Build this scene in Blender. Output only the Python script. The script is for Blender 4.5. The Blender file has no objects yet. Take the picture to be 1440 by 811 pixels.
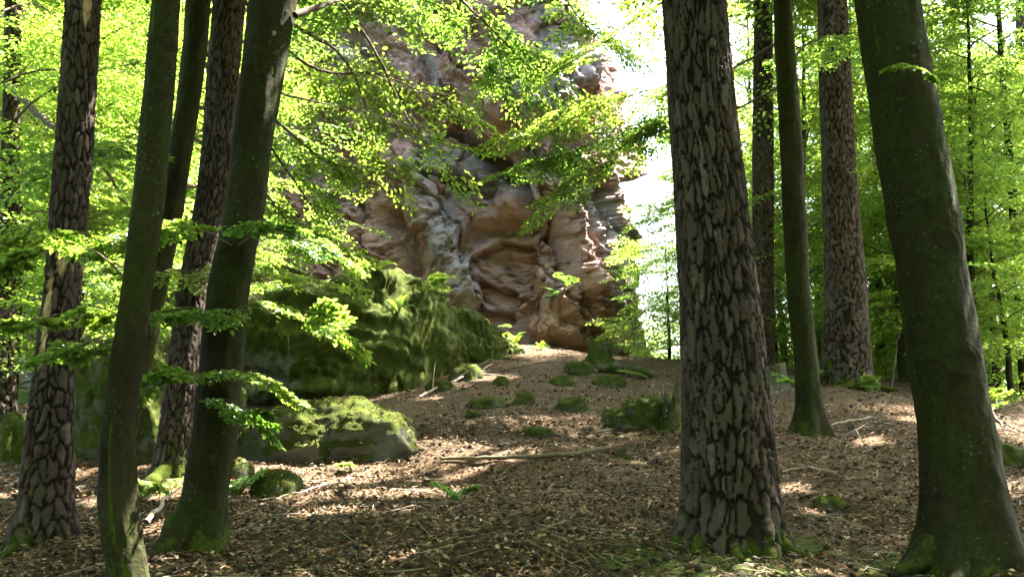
import bpy, bmesh, math, random
import numpy as np
R = math.radians
rng = np.random.default_rng(7)
random.seed(7)
scene = bpy.context.scene
COL = scene.collection

# ------------------------------------------------------------------ camera, sky, sun, exposure
PITCH = R(8.0)
F = 1413.0                                   # focal length in pixels of the 1440 wide photograph
cam_d = bpy.data.cameras.new("camera")
cam_d.sensor_width = 36.0
cam_d.lens = 36.0 * F / 1440.0
cam_d.clip_start = 0.1
cam_d.clip_end = 3000
cam = bpy.data.objects.new("camera", cam_d)
COL.objects.link(cam)
cam.location = (0, 0, 0)
cam.rotation_euler = (R(90) + PITCH, 0, 0)
scene.camera = cam

SUN_EL, SUN_AZ = R(58), R(60)                # azimuth clockwise from +Y (the view direction)
SUN = np.array([math.cos(SUN_EL) * math.sin(SUN_AZ), math.cos(SUN_EL) * math.cos(SUN_AZ), math.sin(SUN_EL)])
world = bpy.data.worlds.new("World")
scene.world = world
world.use_nodes = True
wn = world.node_tree
bg = wn.nodes["Background"]
sky = wn.nodes.new("ShaderNodeTexSky")
sky.sky_type = 'NISHITA'
sky.sun_disc = False
sky.sun_elevation = SUN_EL
sky.sun_rotation = SUN_AZ
sky.air_density = 1.0
sky.dust_density = 4.0
sky.ozone_density = 0.5
wn.links.new(sky.outputs[0], bg.inputs[0])
bg.inputs[1].default_value = 0.088
sun_d = bpy.data.lights.new("sun", 'SUN')
sun_d.energy = 5.0
sun_d.angle = R(0.53)
sun_d.color = (1.0, 0.94, 0.84)
sun = bpy.data.objects.new("sun", sun_d)
COL.objects.link(sun)
sun.rotation_euler = (R(90) - SUN_EL, 0, -SUN_AZ + R(180))
scene.view_settings.view_transform = 'Standard'
scene.view_settings.look = 'None'
scene.view_settings.gamma = 1.0
scene.view_settings.use_curve_mapping = False
scene.view_settings.exposure = 4.25
cy = scene.cycles
cy.use_adaptive_sampling = True
cy.adaptive_threshold = 0.02
cy.max_bounces = 6
cy.diffuse_bounces = 3
cy.glossy_bounces = 2
cy.transmission_bounces = 4
cy.caustics_reflective = False
cy.caustics_refractive = False
cy.use_denoising = True

# ------------------------------------------------------------------ numpy noise
def hsh(ix, iy, iz, seed=0):
    h = (ix.astype(np.int64) * 374761393 + iy.astype(np.int64) * 668265263 + iz.astype(np.int64) * 2147483647 + seed * 1274126177) & 0xFFFFFFFF
    h = ((h ^ (h >> 13)) * 1274126177) & 0xFFFFFFFF
    h = ((h ^ (h >> 16)) * 2246822519) & 0xFFFFFFFF
    return ((h ^ (h >> 15)) & 0xFFFFFF) / float(0x1000000)

def vnoise(x, y, z, seed=0):
    ix, iy, iz = np.floor(x), np.floor(y), np.floor(z)
    fx, fy, fz = x - ix, y - iy, z - iz
    u, v, w = [t * t * t * (t * (t * 6 - 15) + 10) for t in (fx, fy, fz)]
    r = 0
    for a in (0, 1):
        for b in (0, 1):
            for c in (0, 1):
                r = r + hsh(ix + a, iy + b, iz + c, seed) * (u if a else 1 - u) * (v if b else 1 - v) * (w if c else 1 - w)
    return r * 2 - 1

def fbm(x, y, z, octv=4, seed=0, gain=0.5, lac=2.07):
    r, a, f = 0, 1.0, 1.0
    for o in range(octv):
        r = r + a * vnoise(x * f + 13.1 * o, y * f - 7.7 * o, z * f + 3.3 * o, seed + o)
        a *= gain
        f *= lac
    return r

def ridged(x, y, z, octv=4, seed=0):
    r, a, f = 0, 1.0, 1.0
    for o in range(octv):
        r = r + a * (1 - 2 * np.abs(vnoise(x * f + 5.1 * o, y * f + 9.7 * o, z * f, seed + o)))
        a *= 0.5
        f *= 2.1
    return r

def voro(x, y, seed=0, px=None, jit=0.9):
    """2-D cells; returns F1, F2, id. px = period along x."""
    ix, iy = np.floor(x), np.floor(y)
    f1 = np.full(x.shape, 9.0)
    f2 = np.full(x.shape, 9.0)
    idv = np.zeros(x.shape)
    zero = np.zeros_like(ix)
    for a in (-1, 0, 1):
        for b in (-1, 0, 1):
            cx, cyy = ix + a, iy + b
            hx = np.mod(cx, px) if px else cx
            dx = cx + 0.5 + (hsh(hx, cyy, zero, seed) - 0.5) * jit - x
            dy = cyy + 0.5 + (hsh(hx, cyy, zero + 1, seed) - 0.5) * jit - y
            d = np.sqrt(dx * dx + dy * dy)
            m = d < f1
            f2 = np.where(m, f1, np.minimum(f2, d))
            idv = np.where(m, hsh(hx, cyy, zero + 2, seed), idv)
            f1 = np.where(m, d, f1)
    return f1, f2, idv

def facet(x, y, seed, tilt):
    """cells that are each a tilted flat face; returns height, edge distance"""
    ix, iy = np.floor(x), np.floor(y)
    zero = np.zeros_like(ix)
    f1 = np.full(x.shape, 9.0); f2 = np.full(x.shape, 9.0); h = np.zeros(x.shape)
    for a in (-1, 0, 1):
        for b in (-1, 0, 1):
            cx, cyy = ix + a, iy + b
            dx = x - (cx + hsh(cx, cyy, zero, seed))
            dy = y - (cyy + hsh(cx, cyy, zero + 1, seed))
            d = np.abs(dx) * .55 + np.sqrt(dx * dx + dy * dy) * .45 + np.abs(dy) * .2
            hh = (hsh(cx, cyy, zero + 2, seed) - .5) + tilt * ((hsh(cx, cyy, zero + 3, seed) - .5) * dx + (hsh(cx, cyy, zero + 4, seed) - .62) * dy)
            m = d < f1
            f2 = np.where(m, f1, np.minimum(f2, d)); h = np.where(m, hh, h); f1 = np.where(m, d, f1)
    return h, f2 - f1

def sstep(a, b, x):
    t = np.clip((x - a) / (b - a), 0, 1)
    return t * t * (3 - 2 * t)

# ------------------------------------------------------------------ the lie of the land
def ground0(x, y):
    x = np.asarray(x, float)
    y = np.asarray(y, float)
    zu = -1.6 + 0.132 * y + 0.027 * np.maximum(y - 8, 0) 
    zu = np.maximum(zu, -3.0)
    mid = np.exp(-((x + 3.0) / 4.2) ** 2)
    yc = 18.6 + 7.0 * mid - 1.6 * sstep(-5, -9, x)
    zc = -1.6 + 0.132 * yc + 0.027 * (yc - 8)
    zd = zc + 0.12 - 0.24 * (y - yc)
    k = 0.35
    h = np.clip(0.5 + 0.5 * (zd - zu) / k, 0, 1)
    z = zd * (1 - h) + zu * h - k * h * (1 - h)
    z = np.where(z < -3.2, -3.2 + (z + 3.2) * 0.12, z)
    z = np.maximum(z, -7.0)
    drop = 0.075 * np.maximum(-x - 2.2, 0) ** 1.05 + 0.05 * np.maximum(x - 5.0, 0) ** 1.6
    z = z - np.minimum(drop, 3.0) * sstep(4, 12, y)
    z = z + 0.30 * np.exp(-((x + 0.6) / 1.8) ** 2 - ((y - 20) / 3.0) ** 2)
    return z

def ground(x, y):
    x = np.asarray(x, float)
    y = np.asarray(y, float)
    near = np.exp(-(np.hypot(x, y - 12) / 22) ** 2)
    n = 0.10 * fbm(x * 0.45, y * 0.45, x * 0, 3, 11) + 0.035 * fbm(x * 1.9, y * 1.9, x * 0, 3, 12)
    for (mx, my, mr, mh) in ((1.42, 6.6, .9, -.02), (3.0, 6.1, .9, -.02), (-2.0, 6.35, .5, .08), (-3.05, 6.7, .45, .07), (4.4, 11.4, .5, .08), (-4.6, 9.2, .6, .08)):
        n = n + mh * np.exp(-((x - mx) ** 2 + (y - my) ** 2) / mr ** 2)
    return ground0(x, y) + n * near

cp, sp = math.cos(PITCH), math.sin(PITCH)
def ray(px, py):
    X, Y = (px - 720) / F, (405.5 - py) / F
    return np.array([X, cp - Y * sp, sp + Y * cp])

def at(px, py, Y):
    """the point that stands at distance Y along the view direction and shows at (px, py)"""
    r = ray(px, py)
    return r * (Y / r[1])

def ongnd(px, py, y0=3.0, y1=60.0):
    r = ray(px, py)
    ts = np.linspace(y0, y1, 1500) / r[1]
    p = r[None, :] * ts[:, None]
    below = p[:, 2] <= ground(p[:, 0], p[:, 1])
    i = int(np.argmax(below)) if below.any() else 800
    return np.array([p[i, 0], p[i, 1], float(ground(p[i, 0], p[i, 1]))])

# ------------------------------------------------------------------ mesh helpers
def mesh_from(name, verts, faces, mats=(), attrs=None, smooth=True):
    """faces: list of int arrays (n,k)"""
    me = bpy.data.meshes.new(name)
    verts = np.asarray(verts, np.float32)
    me.vertices.add(len(verts))
    me.vertices.foreach_set("co", verts.ravel())
    loops = np.concatenate([f.ravel() for f in faces]).astype(np.int32)
    tot = np.concatenate([np.full(len(f), f.shape[1], np.int32) for f in faces])
    start = np.concatenate([[0], np.cumsum(tot)[:-1]]).astype(np.int32)
    me.loops.add(len(loops))
    me.loops.foreach_set("vertex_index", loops)
    me.polygons.add(len(tot))
    me.polygons.foreach_set("loop_start", start)
    me.polygons.foreach_set("loop_total", tot)
    me.polygons.foreach_set("use_smooth", np.full(len(tot), smooth))
    for k, v in (attrs or {}).items():
        a = me.attributes.new(k, 'FLOAT', 'POINT')
        a.data.foreach_set("value", np.asarray(v, np.float32).ravel())
    me.update(calc_edges=True)
    me.validate()
    for m in mats:
        me.materials.append(m)
    return me

def link(name, me, parent=None, kind=None, label=None, cat=None, group=None, loc=None):
    o = bpy.data.objects.new(name, me)
    COL.objects.link(o)
    if parent is not None:
        o.parent = parent
        o.location = -np.array(parent.location) if loc is None else loc
    elif loc is not None:
        o.location = loc
    if kind: o["kind"] = kind
    if label: o["label"] = label
    if cat: o["category"] = cat
    if group: o["group"] = group
    return o

def thing(name, loc, label, cat, group=None):
    return link(name, None, None, None, label, cat, group, tuple(float(t) for t in loc))

def grid_faces(nr, nc, wrap=True):
    i = np.arange(nr - 1)[:, None]
    j = np.arange(nc if wrap else nc - 1)[None, :]
    j2 = (j + 1) % nc
    return np.stack([i * nc + j, i * nc + j2, (i + 1) * nc + j2, (i + 1) * nc + j], -1).reshape(-1, 4)

class Leaves:
    def __init__(s): s.P, s.D, s.N, s.S, s.W = [], [], [], [], []
    def add(s, P, D, N, S, W=None):
        s.P.append(P); s.D.append(D); s.N.append(N); s.S.append(S)
        s.W.append(np.full(len(P), 0.64) if W is None else W)
    def count(s): return sum(len(p) for p in s.P)
    def cat(s): return [np.concatenate(a) for a in (s.P, s.D, s.N, s.S, s.W)]
    def build(s, name, mat, hi=True, keep=None, seed=1):
        P, D, N, S, W = s.cat()
        if keep is not None:
            k = keep(P)
            P, D, N, S, W = P[k], D[k], N[k], S[k], W[k]
        g = np.random.default_rng(seed)
        n = len(P)
        D = D / np.linalg.norm(D, axis=1, keepdims=True)
        T = np.cross(N, D)
        T /= np.linalg.norm(T, axis=1, keepdims=True) + 1e-9
        N = np.cross(D, T)
        S = S[:, None]
        w = W[:, None] * S
        fold = g.uniform(0.05, 0.28, (n, 1)) * w
        curl = g.uniform(-0.22, 0.06, (n, 1)) * S
        if hi:
            V = np.stack([P,
                          P + D * S * .26 + T * w * .43 + N * fold,
                          P + D * S * .66 + T * w * .40 + N * (fold + curl * .4),
                          P + D * S + N * curl,
                          P + D * S * .66 - T * w * .40 + N * (fold + curl * .4),
                          P + D * S * .26 - T * w * .43 + N * fold], 1).reshape(-1, 3)
            b = (np.arange(n) * 6)[:, None]
            f = [np.concatenate([b + np.array([[0, 3, 2, 1]]), b + np.array([[0, 5, 4, 3]])])]
            rep = 6
        else:
            V = np.stack([P, P + D * S * .48 + T * w * .52 + N * fold, P + D * S + N * curl, P + D * S * .48 - T * w * .52 + N * fold], 1).reshape(-1, 3)
            b = (np.arange(n) * 4)[:, None]
            f = [np.concatenate([b + np.array([[0, 2, 1]]), b + np.array([[0, 3, 2]])])]
            rep = 4
        rnd = np.repeat(g.random(n), rep)
        return mesh_from(name, V, f, [mat], {"rnd": rnd}, smooth=False)

class Tubes:
    """straight tapered pieces, many at once, and bent tubes"""
    def __init__(s): s.V, s.F, s.n = [], [], 0
    def segs(s, A, B, ra, rb, k=3):
        d = B - A
        d = d / (np.linalg.norm(d, axis=1, keepdims=True) + 1e-9)
        up = np.where(np.abs(d[:, 2:3]) > .9, np.array([[1., 0, 0]]), np.array([[0., 0, 1]]))
        u = np.cross(d, up); u /= np.linalg.norm(u, axis=1, keepdims=True)
        v = np.cross(d, u)
        a = np.arange(k) / k * 2 * np.pi
        off = u[:, None, :] * np.cos(a)[None, :, None] + v[:, None, :] * np.sin(a)[None, :, None]
        ra = np.broadcast_to(ra, len(A)); rb = np.broadcast_to(rb, len(A))
        V = np.concatenate([A[:, None] + off * ra[:, None, None], B[:, None] + off * rb[:, None, None]], 1)
        b = s.n + (np.arange(len(A)) * 2 * k)[:, None, None]
        j = np.arange(k)
        q = np.stack([j, (j + 1) % k, k + (j + 1) % k, k + j], -1)[None]
        s.F.append((b + q).reshape(-1, 4))
        s.V.append(V.reshape(-1, 3)); s.n += len(A) * 2 * k
    def bent(s, pts, rad, k=7, sub=4, wob=0.0, seed=0):
        pts = np.asarray(pts, float); rad = np.asarray(rad, float)
        m = len(pts)
        t = np.linspace(0, m - 1, (m - 1) * sub + 1)
        P = np.stack([crom(pts[:, i], t) for i in range(3)], -1)
        r = np.interp(t, np.arange(m), rad)
        if wob:
            g = np.random.default_rng(seed)
            P[1:-1] += g.normal(0, wob, (len(P) - 2, 3))
        d = np.gradient(P, axis=0); d /= np.linalg.norm(d, axis=1, keepdims=True)
        up = np.array([0.13, 0.21, 1.0]) if abs(d[:, 2]).mean() < .8 else np.array([1., .1, 0])
        u = np.cross(d, up); u /= np.linalg.norm(u, axis=1, keepdims=True)
        v = np.cross(d, u)
        a = np.arange(k) / k * 2 * np.pi
        V = P[:, None] + (u[:, None] * np.cos(a)[None, :, None] + v[:, None] * np.sin(a)[None, :, None]) * r[:, None, None]
        s.F.append(s.n + grid_faces(len(P), k))
        s.V.append(V.reshape(-1, 3)); s.n += len(P) * k
        return P
    def build(s, name, mat):
        return mesh_from(name, np.concatenate(s.V), [np.concatenate(s.F)], [mat])

def crom(p, t):
    p = np.asarray(p, float)
    i = np.clip(np.floor(t).astype(int), 0, len(p) - 2)
    f = t - i
    e = np.concatenate([[2 * p[0] - p[1]], p, [2 * p[-1] - p[-2]]])
    a, b, c, d = e[i], e[i + 1], e[i + 2], e[i + 3]
    return 0.5 * (2 * b + (c - a) * f + (2 * a - 5 * b + 4 * c - d) * f ** 2 + (3 * b - a - 3 * c + d) * f ** 3)

# ------------------------------------------------------------------ materials
class M:
    def __init__(s, name, rough=0.9, spec=0.2):
        s.m = bpy.data.materials.new(name); s.m.use_nodes = True
        s.t = s.m.node_tree; s.b = s.t.nodes["Principled BSDF"]
        s.b.inputs["Roughness"].default_value = rough
        s.b.inputs["Specular IOR Level"].default_value = spec
        s.out = s.t.nodes["Material Output"]
    def n(s, typ, **kw):
        x = s.t.nodes.new(typ)
        for k, v in kw.items(): setattr(x, k, v)
        return x
    def l(s, a, b): s.t.links.new(a, b)
    def co(s, scale=(1, 1, 1)):
        tc = s.n("ShaderNodeNewGeometry"); mp = s.n("ShaderNodeMapping")
        mp.inputs["Scale"].default_value = scale
        s.l(tc.outputs["Position"], mp.inputs["Vector"]); return mp.outputs[0]
    def noise(s, scale, detail=6, rough=0.6, vec=None, dist=0.0):
        x = s.n("ShaderNodeTexNoise"); x.inputs["Scale"].default_value = scale
        x.inputs["Detail"].default_value = detail; x.inputs["Roughness"].default_value = rough
        x.inputs["Distortion"].default_value = dist
        s.l(vec if vec is not None else s.co(), x.inputs["Vector"]); return x.outputs["Fac"]
    def attr(s, name):
        x = s.n("ShaderNodeAttribute"); x.attribute_name = name; return x.outputs["Fac"]
    def ramp(s, fac, stops):
        x = s.n("ShaderNodeValToRGB"); e = x.color_ramp.elements
        while len(e) < len(stops): e.new(0.5)
        for i, (p, c) in enumerate(stops):
            e[i].position = p; e[i].color = (*c, 1) if not np.isscalar(c) else (c, c, c, 1)
        s.l(fac, x.inputs[0]); return x.outputs[0]
    def mix(s, fac, a, b, mode='MIX'):
        x = s.n("ShaderNodeMix", data_type='RGBA', blend_type=mode)
        for v, i in ((fac, 0), (a, 6), (b, 7)):
            if hasattr(v, "is_linked"): s.l(v, x.inputs[i])
            elif i: x.inputs[i].default_value = (*v, 1)
            else: x.inputs[i].default_value = v
        return x.outputs[2]
    def math(s, op, a, b=0.0):
        x = s.n("ShaderNodeMath", operation=op)
        for v, i in ((a, 0), (b, 1)):
            if hasattr(v, "is_linked"): s.l(v, x.inputs[i])
            else: x.inputs[i].default_value = v
        return x.outputs[0]
    def color(s, c): s.l(c, s.b.inputs["Base Color"])
    def bump(s, h, strength=0.5, dist=0.01):
        x = s.n("ShaderNodeBump"); x.inputs["Strength"].default_value = strength; x.inputs["Distance"].default_value = dist
        s.l(h, x.inputs["Height"]); s.l(x.outputs[0], s.b.inputs["Normal"])

def leaf_mat(name, refl, trans, tmix=0.5, rough=0.42, spec=0.4):
    k = M(name, rough, spec)
    r = k.attr("rnd")
    ob = k.n("ShaderNodeObjectInfo").outputs["Random"]
    pn = k.noise(.6, 3)
    v = k.math('ADD', k.math('MULTIPLY', ob, .6), k.math('MULTIPLY', pn, .7))
    v = k.ramp(v, [(.25, (.48, .62, .7)), (.5, (.85, .88, .85)), (.8, (1.15, 1.05, .95))])
    k.color(k.mix(1.0, k.ramp(r, [(0, refl[0]), (1, refl[1])]), v, 'MULTIPLY'))
    tr = k.n("ShaderNodeBsdfTranslucent")
    k.l(k.mix(1.0, k.ramp(r, [(0, trans[0]), (1, trans[1])]), v, 'MULTIPLY'), tr.inputs["Color"])
    mx = k.n("ShaderNodeMixShader"); mx.inputs[0].default_value = tmix
    k.l(k.b.outputs[0], mx.inputs[1]); k.l(tr.outputs[0], mx.inputs[2])
    k.l(mx.outputs[0], k.out.inputs["Surface"])
    return k.m

LEAF = leaf_mat("beech_leaf", [(.035, .08, .016), (.07, .125, .03)], [(.16, .33, .03), (.37, .50, .075)], .55, .36, .5)
NEEDLE = leaf_mat("pine_needles", [(.03, .06, .02), (.05, .085, .03)], [(.08, .16, .03), (.12, .2, .04)], .3)
FERN = leaf_mat("fern_green", [(.05, .11, .015), (.08, .14, .02)], [(.28, .5, .03), (.4, .58, .05)], .5)
MOSSB = leaf_mat("moss_blades", [(.03, .045, .006), (.085, .105, .016)], [(.10, .15, .01), (.2, .25, .02)], .35, .8, .1)

def bark_moss(k, base, amount_attr="moss"):
    mossc = k.ramp(k.noise(55, 4), [(0.3, (.018, .026, .004)), (0.7, (.055, .07, .010))])
    f = k.math('ADD', k.attr(amount_attr), k.math('MULTIPLY', k.math('SUBTRACT', k.noise(6, 8, .7), .5), 2.4))
    f = k.ramp(f, [(0.50, 0.0), (0.75, 1.0)])
    return k.mix(f, base, mossc)

def pine_mat():
    k = M("pine_bark", .95, .06)
    c = k.ramp(k.attr("plate"), [(0, (.036, .026, .022)), (.35, (.056, .0405, .0345)), (.7, (.088, .065, .056)), (1, (.15, .113, .098))])
    n = k.noise(34, 9, .75, k.co((1, 1, .5)))
    c = k.mix(k.ramp(n, [(.38, 0.0), (.66, .8)]), c, (.042, .031, .026))
    c = k.mix(k.ramp(k.noise(2.1, 3), [(.45, 0.0), (.75, .4)]), c, (.075, .066, .056))
    c = k.mix(k.attr("crack"), c, (.016, .012, .0095))
    c = k.mix(k.attr("bare"), c, k.ramp(k.noise(18, 5, .6, k.co((1, 1, .12))), [(.3, (.32, .2, .12)), (.7, (.5, .36, .24))]))
    k.color(bark_moss(k, c))
    k.bump(k.noise(70, 8, .75, k.co((1, 1, .6))), .9, .008)
    return k.m

def beech_mat():
    k = M("beech_bark", .85, .07)
    n1 = k.noise(4.5, 8, .68, k.co((1, 1, .45)))
    c = k.ramp(n1, [(.28, (.012, .0095, .006)), (.45, (.024, .0195, .0115)), (.6, (.036, .031, .0195)), (.76, (.065, .058, .040))])
    alg = k.ramp(k.noise(1.7, 6, .65, k.co((1, 1, .5))), [(.36, 0.0), (.56, .9)])
    c = k.mix(alg, c, k.ramp(k.noise(24, 5, .7), [(.3, (.015, .019, .004)), (.7, (.042, .050, .011))]))
    c = k.mix(k.ramp(k.noise(2.6, 7, .75, k.co((1, 1, .8)), .6), [(.53, 0.0), (.66, .8)]), c, (.014, .012, .009))
    c = k.mix(k.ramp(k.noise(5, 8, .75, k.co((.8, .8, 2.4)), .5), [(.54, 0.0), (.70, .6)]), c, (.017, .015, .011))
    for sc, lo, pr in ((17, .10, 5), (41, .16, 3.2)):
        lich = k.n("ShaderNodeTexVoronoi"); lich.inputs["Scale"].default_value = sc
        k.l(k.co(), lich.inputs["Vector"])
        wob = k.math('ADD', lich.outputs["Distance"], k.math('MULTIPLY', k.math('SUBTRACT', k.noise(60, 4), .5), .22))
        spots = k.math('MULTIPLY', k.ramp(wob, [(lo, .8), (lo + .12, 0.0)]), k.ramp(k.noise(pr, 4), [(.52, 0.0), (.64, 1.0)]))
        c = k.mix(spots, c, (.11, .12, .095))
    c = k.mix(k.attr("scar"), c, (.02, .018, .014))
    c = k.mix(1.0, c, (.72, .70, .66), 'MULTIPLY')
    k.color(bark_moss(k, c))
    h = k.math('ADD', k.noise(24, 8, .75, k.co((1, 1, 1.3))), k.math('MULTIPLY', k.noise(6, 7, .7, k.co((.8, .8, 1.8))), .9))
    k.bump(h, .8, .014)
    return k.m

PINE, BEECH = pine_mat(), beech_mat()

def simple(name, stops, scale=9, sc=(1, 1, 1), bump=.5, bd=.01, rough=.9, bs=60):
    k = M(name, rough, .2)
    k.color(k.ramp(k.noise(scale, 7, .65, k.co(sc)), stops)); k.bump(k.noise(bs, 6, .7, k.co(sc)), bump, bd)
    return k.m
TWIG = simple("twig_bark", [(.3, (.045, .035, .025)), (.7, (.11, .085, .06))], 20)
DEADWOOD = simple("dead_wood", [(.3, (.16, .125, .09)), (.7, (.36, .3, .23))], 16)
POLEW = simple("weathered_pole", [(.3, (.07, .058, .035)), (.7, (.14, .115, .07))], 16)
CONE = simple("fallen_cone", [(.3, (.022, .016, .011)), (.7, (.06, .042, .028))], 60)

def mossy_rock_mat(name, rock_stops):
    k = M(name, .95, .12)
    rock = k.ramp(k.noise(4.5, 8, .65, k.co((1, 1, 2.2))), rock_stops)
    rock = k.mix(k.ramp(k.noise(1.3, 4), [(.4, 0.0), (.65, .7)]), rock, (.07, .078, .045))
    moss = k.ramp(k.noise(7, 9, .75), [(.25, (.014, .02, .004)), (.42, (.036, .05, .008)), (.58, (.06, .076, .011)), (.78, (.11, .128, .02))])
    f = k.math('ADD', k.attr("moss"), k.math('MULTIPLY', k.math('SUBTRACT', k.noise(3.6, 9, .7), .5), 2.2))
    f = k.ramp(f, [(.40, 0.0), (.62, 1.0)])
    k.color(k.mix(f, rock, moss))
    h = k.math('ADD', k.noise(14, 9, .75), k.math('MULTIPLY', k.noise(90, 4), .5))
    k.bump(h, 1.0, .05)
    return k.m
MOSSROCK = mossy_rock_mat("mossy_sandstone", [(.3, (.07, .068, .058)), (.55, (.14, .135, .115)), (.75, (.23, .22, .19))])
STUMPW = mossy_rock_mat("mossy_stump_wood", [(.3, (.06, .05, .035)), (.7, (.17, .145, .11))])

def cliff_mat():
    k = M("red_sandstone", .93, .15)
    a = k.noise(.55, 8, .62, k.co((1, 1, 1.8)), .6)
    c = k.ramp(a, [(.28, (.42, .22, .165)), (.45, (.53, .32, .25)), (.6, (.60, .41, .34)), (.78, (.68, .53, .46))])
    b = k.noise(2.3, 8, .7, k.co((1, 1, 4.5)), .9)
    c = k.mix(k.ramp(b, [(.35, 0.0), (.7, .55)]), c, (.42, .225, .17))
    # grey lichen film running down the face
    g = k.noise(.34, 7, .6, k.co((1.5, 1.5, .7)), .8)
    gf = k.math('ADD', g, k.math('MULTIPLY', k.math('SUBTRACT', k.noise(3.5, 6, .7, k.co((1, 1, .45))), .5), .45))
    gf = k.math('ADD', gf, k.math('MULTIPLY', k.attr("grey"), .34))
    c = k.mix(k.ramp(gf, [(.50, 0.0), (.66, .85)]), c, k.ramp(k.noise(6, 6, .7), [(.3, (.24, .225, .235)), (.7, (.52, .49, .49))]))
    s = k.noise(1.1, 6, .7, k.co((1.6, 1.6, .25)))
    c = k.mix(k.ramp(s, [(.56, 0.0), (.72, .7)]), c, (.13, .115, .115))
    c = k.mix(k.ramp(k.noise(13, 5, .7), [(.58, 0.0), (.75, .5)]), c, (.5, .42, .36))
    k.color(c)
    h = k.math('ADD', k.noise(7, 9, .72, k.co((1, 1, 2.2)), .4), k.math('MULTIPLY', k.noise(34, 5, .7), .35))
    k.bump(h, 1.0, .2)
    return k.m
CLIFF = cliff_mat()

def soil_mat():
    k = M("forest_soil", .96, .1)
    c = k.ramp(k.noise(26, 8, .75), [(.3, (.025, .016, .009)), (.5, (.065, .041, .022)), (.68, (.13, .086, .048)), (.8, (.21, .148, .085))])
    c = k.mix(k.ramp(k.noise(.9, 5), [(.4, 0.0), (.65, .5)]), c, (.10, .078, .055))
    mz = k.math('ADD', k.attr("moss"), k.math('MULTIPLY', k.math('SUBTRACT', k.noise(6, 6, .65), .5), .9))
    c = k.mix(k.ramp(mz, [(.42, 0.0), (.62, 1.0)]), c, k.ramp(k.noise(40, 4), [(.3, (.035, .05, .01)), (.7, (.085, .105, .02))]))
    # far floor is green undergrowth
    far = k.attr("far")
    c = k.mix(far, c, k.ramp(k.noise(.8, 6), [(.3, (.03, .06, .012)), (.7, (.07, .12, .025))]))
    k.color(c)
    k.bump(k.noise(45, 8, .75), .9, .03)
    return k.m
SOIL = soil_mat()
LITTERK = M("dry_leaf", .8, .15)
_lp = LITTERK.ramp(LITTERK.noise(1.6, 6, .65), [(.3, (.45, .42, .40)), (.5, (.9, .88, .85)), (.72, (1.25, 1.2, 1.15))])
LITTERK.color(LITTERK.mix(1.0, _lp, LITTERK.ramp(LITTERK.attr("rnd"), [(0, (.028, .017, .009)), (.3, (.075, .043, .02)), (.6, (.15, .092, .052)), (.86, (.26, .175, .108)), (.97, (.48, .37, .27)), (1.0, (.36, .10, .025))]), 'MULTIPLY'))
LITTER = LITTERK.m

# ------------------------------------------------------------------ ground
def dense_axis(lo, hi, step, far_lo, far_hi, k=1.16):
    a = list(np.arange(lo, hi, step))
    s, v = step, hi
    while v < far_hi:
        a.append(v); s *= k; v += s
    a.append(far_hi)
    s, v, b = step, lo, []
    while v > far_lo:
        s *= k; v -= s; b.append(v)
    b.append(far_lo - 1)
    return np.array(b[::-1] + a)
MOSSPOTS = []      # (x, y, r, strength) mossy ground

def mossy(px, py, r, s=.8):
    p = ongnd(px, py); MOSSPOTS.append((p[0], p[1], r, s))
for a in ((1010, 800, .75, .75), (1110, 770, .45, .8), (905, 790, .3, .9), (1290, 800, .5, .9), (850, 536, .5, .7), (780, 538, .5, .6), (700, 560, .5, .55),
          (920, 585, .7, .5), (1140, 605, .35, .8), (735, 650, .9, .35), (600, 760, .8, .25), (230, 680, .35, .7), (1120, 500, .6, .5), (640, 545, .4, .6), (860, 610, .6, .45)):
    mossy(*a)
def gmoss(x, y):
    m = np.zeros_like(x)
    for (mx, my, r, s) in MOSSPOTS:
        m = np.maximum(m, s * np.exp(-((x - mx) ** 2 + ((y - my) * .8) ** 2) / (r * r)))
    return m
gx = dense_axis(-9.5, 9.5, .095, -900, 900)
gy = dense_axis(3.5, 21, .085, -60, 1500)
GX, GY = np.meshgrid(gx, gy)
x, y = GX.ravel(), GY.ravel()
z = ground(x, y) + .018 * fbm(x * 6, y * 6, x * 0, 3, 21) * np.exp(-(np.hypot(x, y - 11) / 14) ** 2)
z = np.where(np.hypot(x, y) > 120, np.minimum(z, -6.5), z)
far = sstep(20.5, 30, np.hypot(x * .9, y)) * (1 - np.exp(-((x + 2.5) / 4.0) ** 2) * (y < 30))
gme = mesh_from("ground", np.stack([x, y, z], -1), [grid_faces(len(gy), len(gx), False)], [SOIL], {"moss": gmoss(x, y), "far": far})
link("ground", gme, kind="structure")

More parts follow.
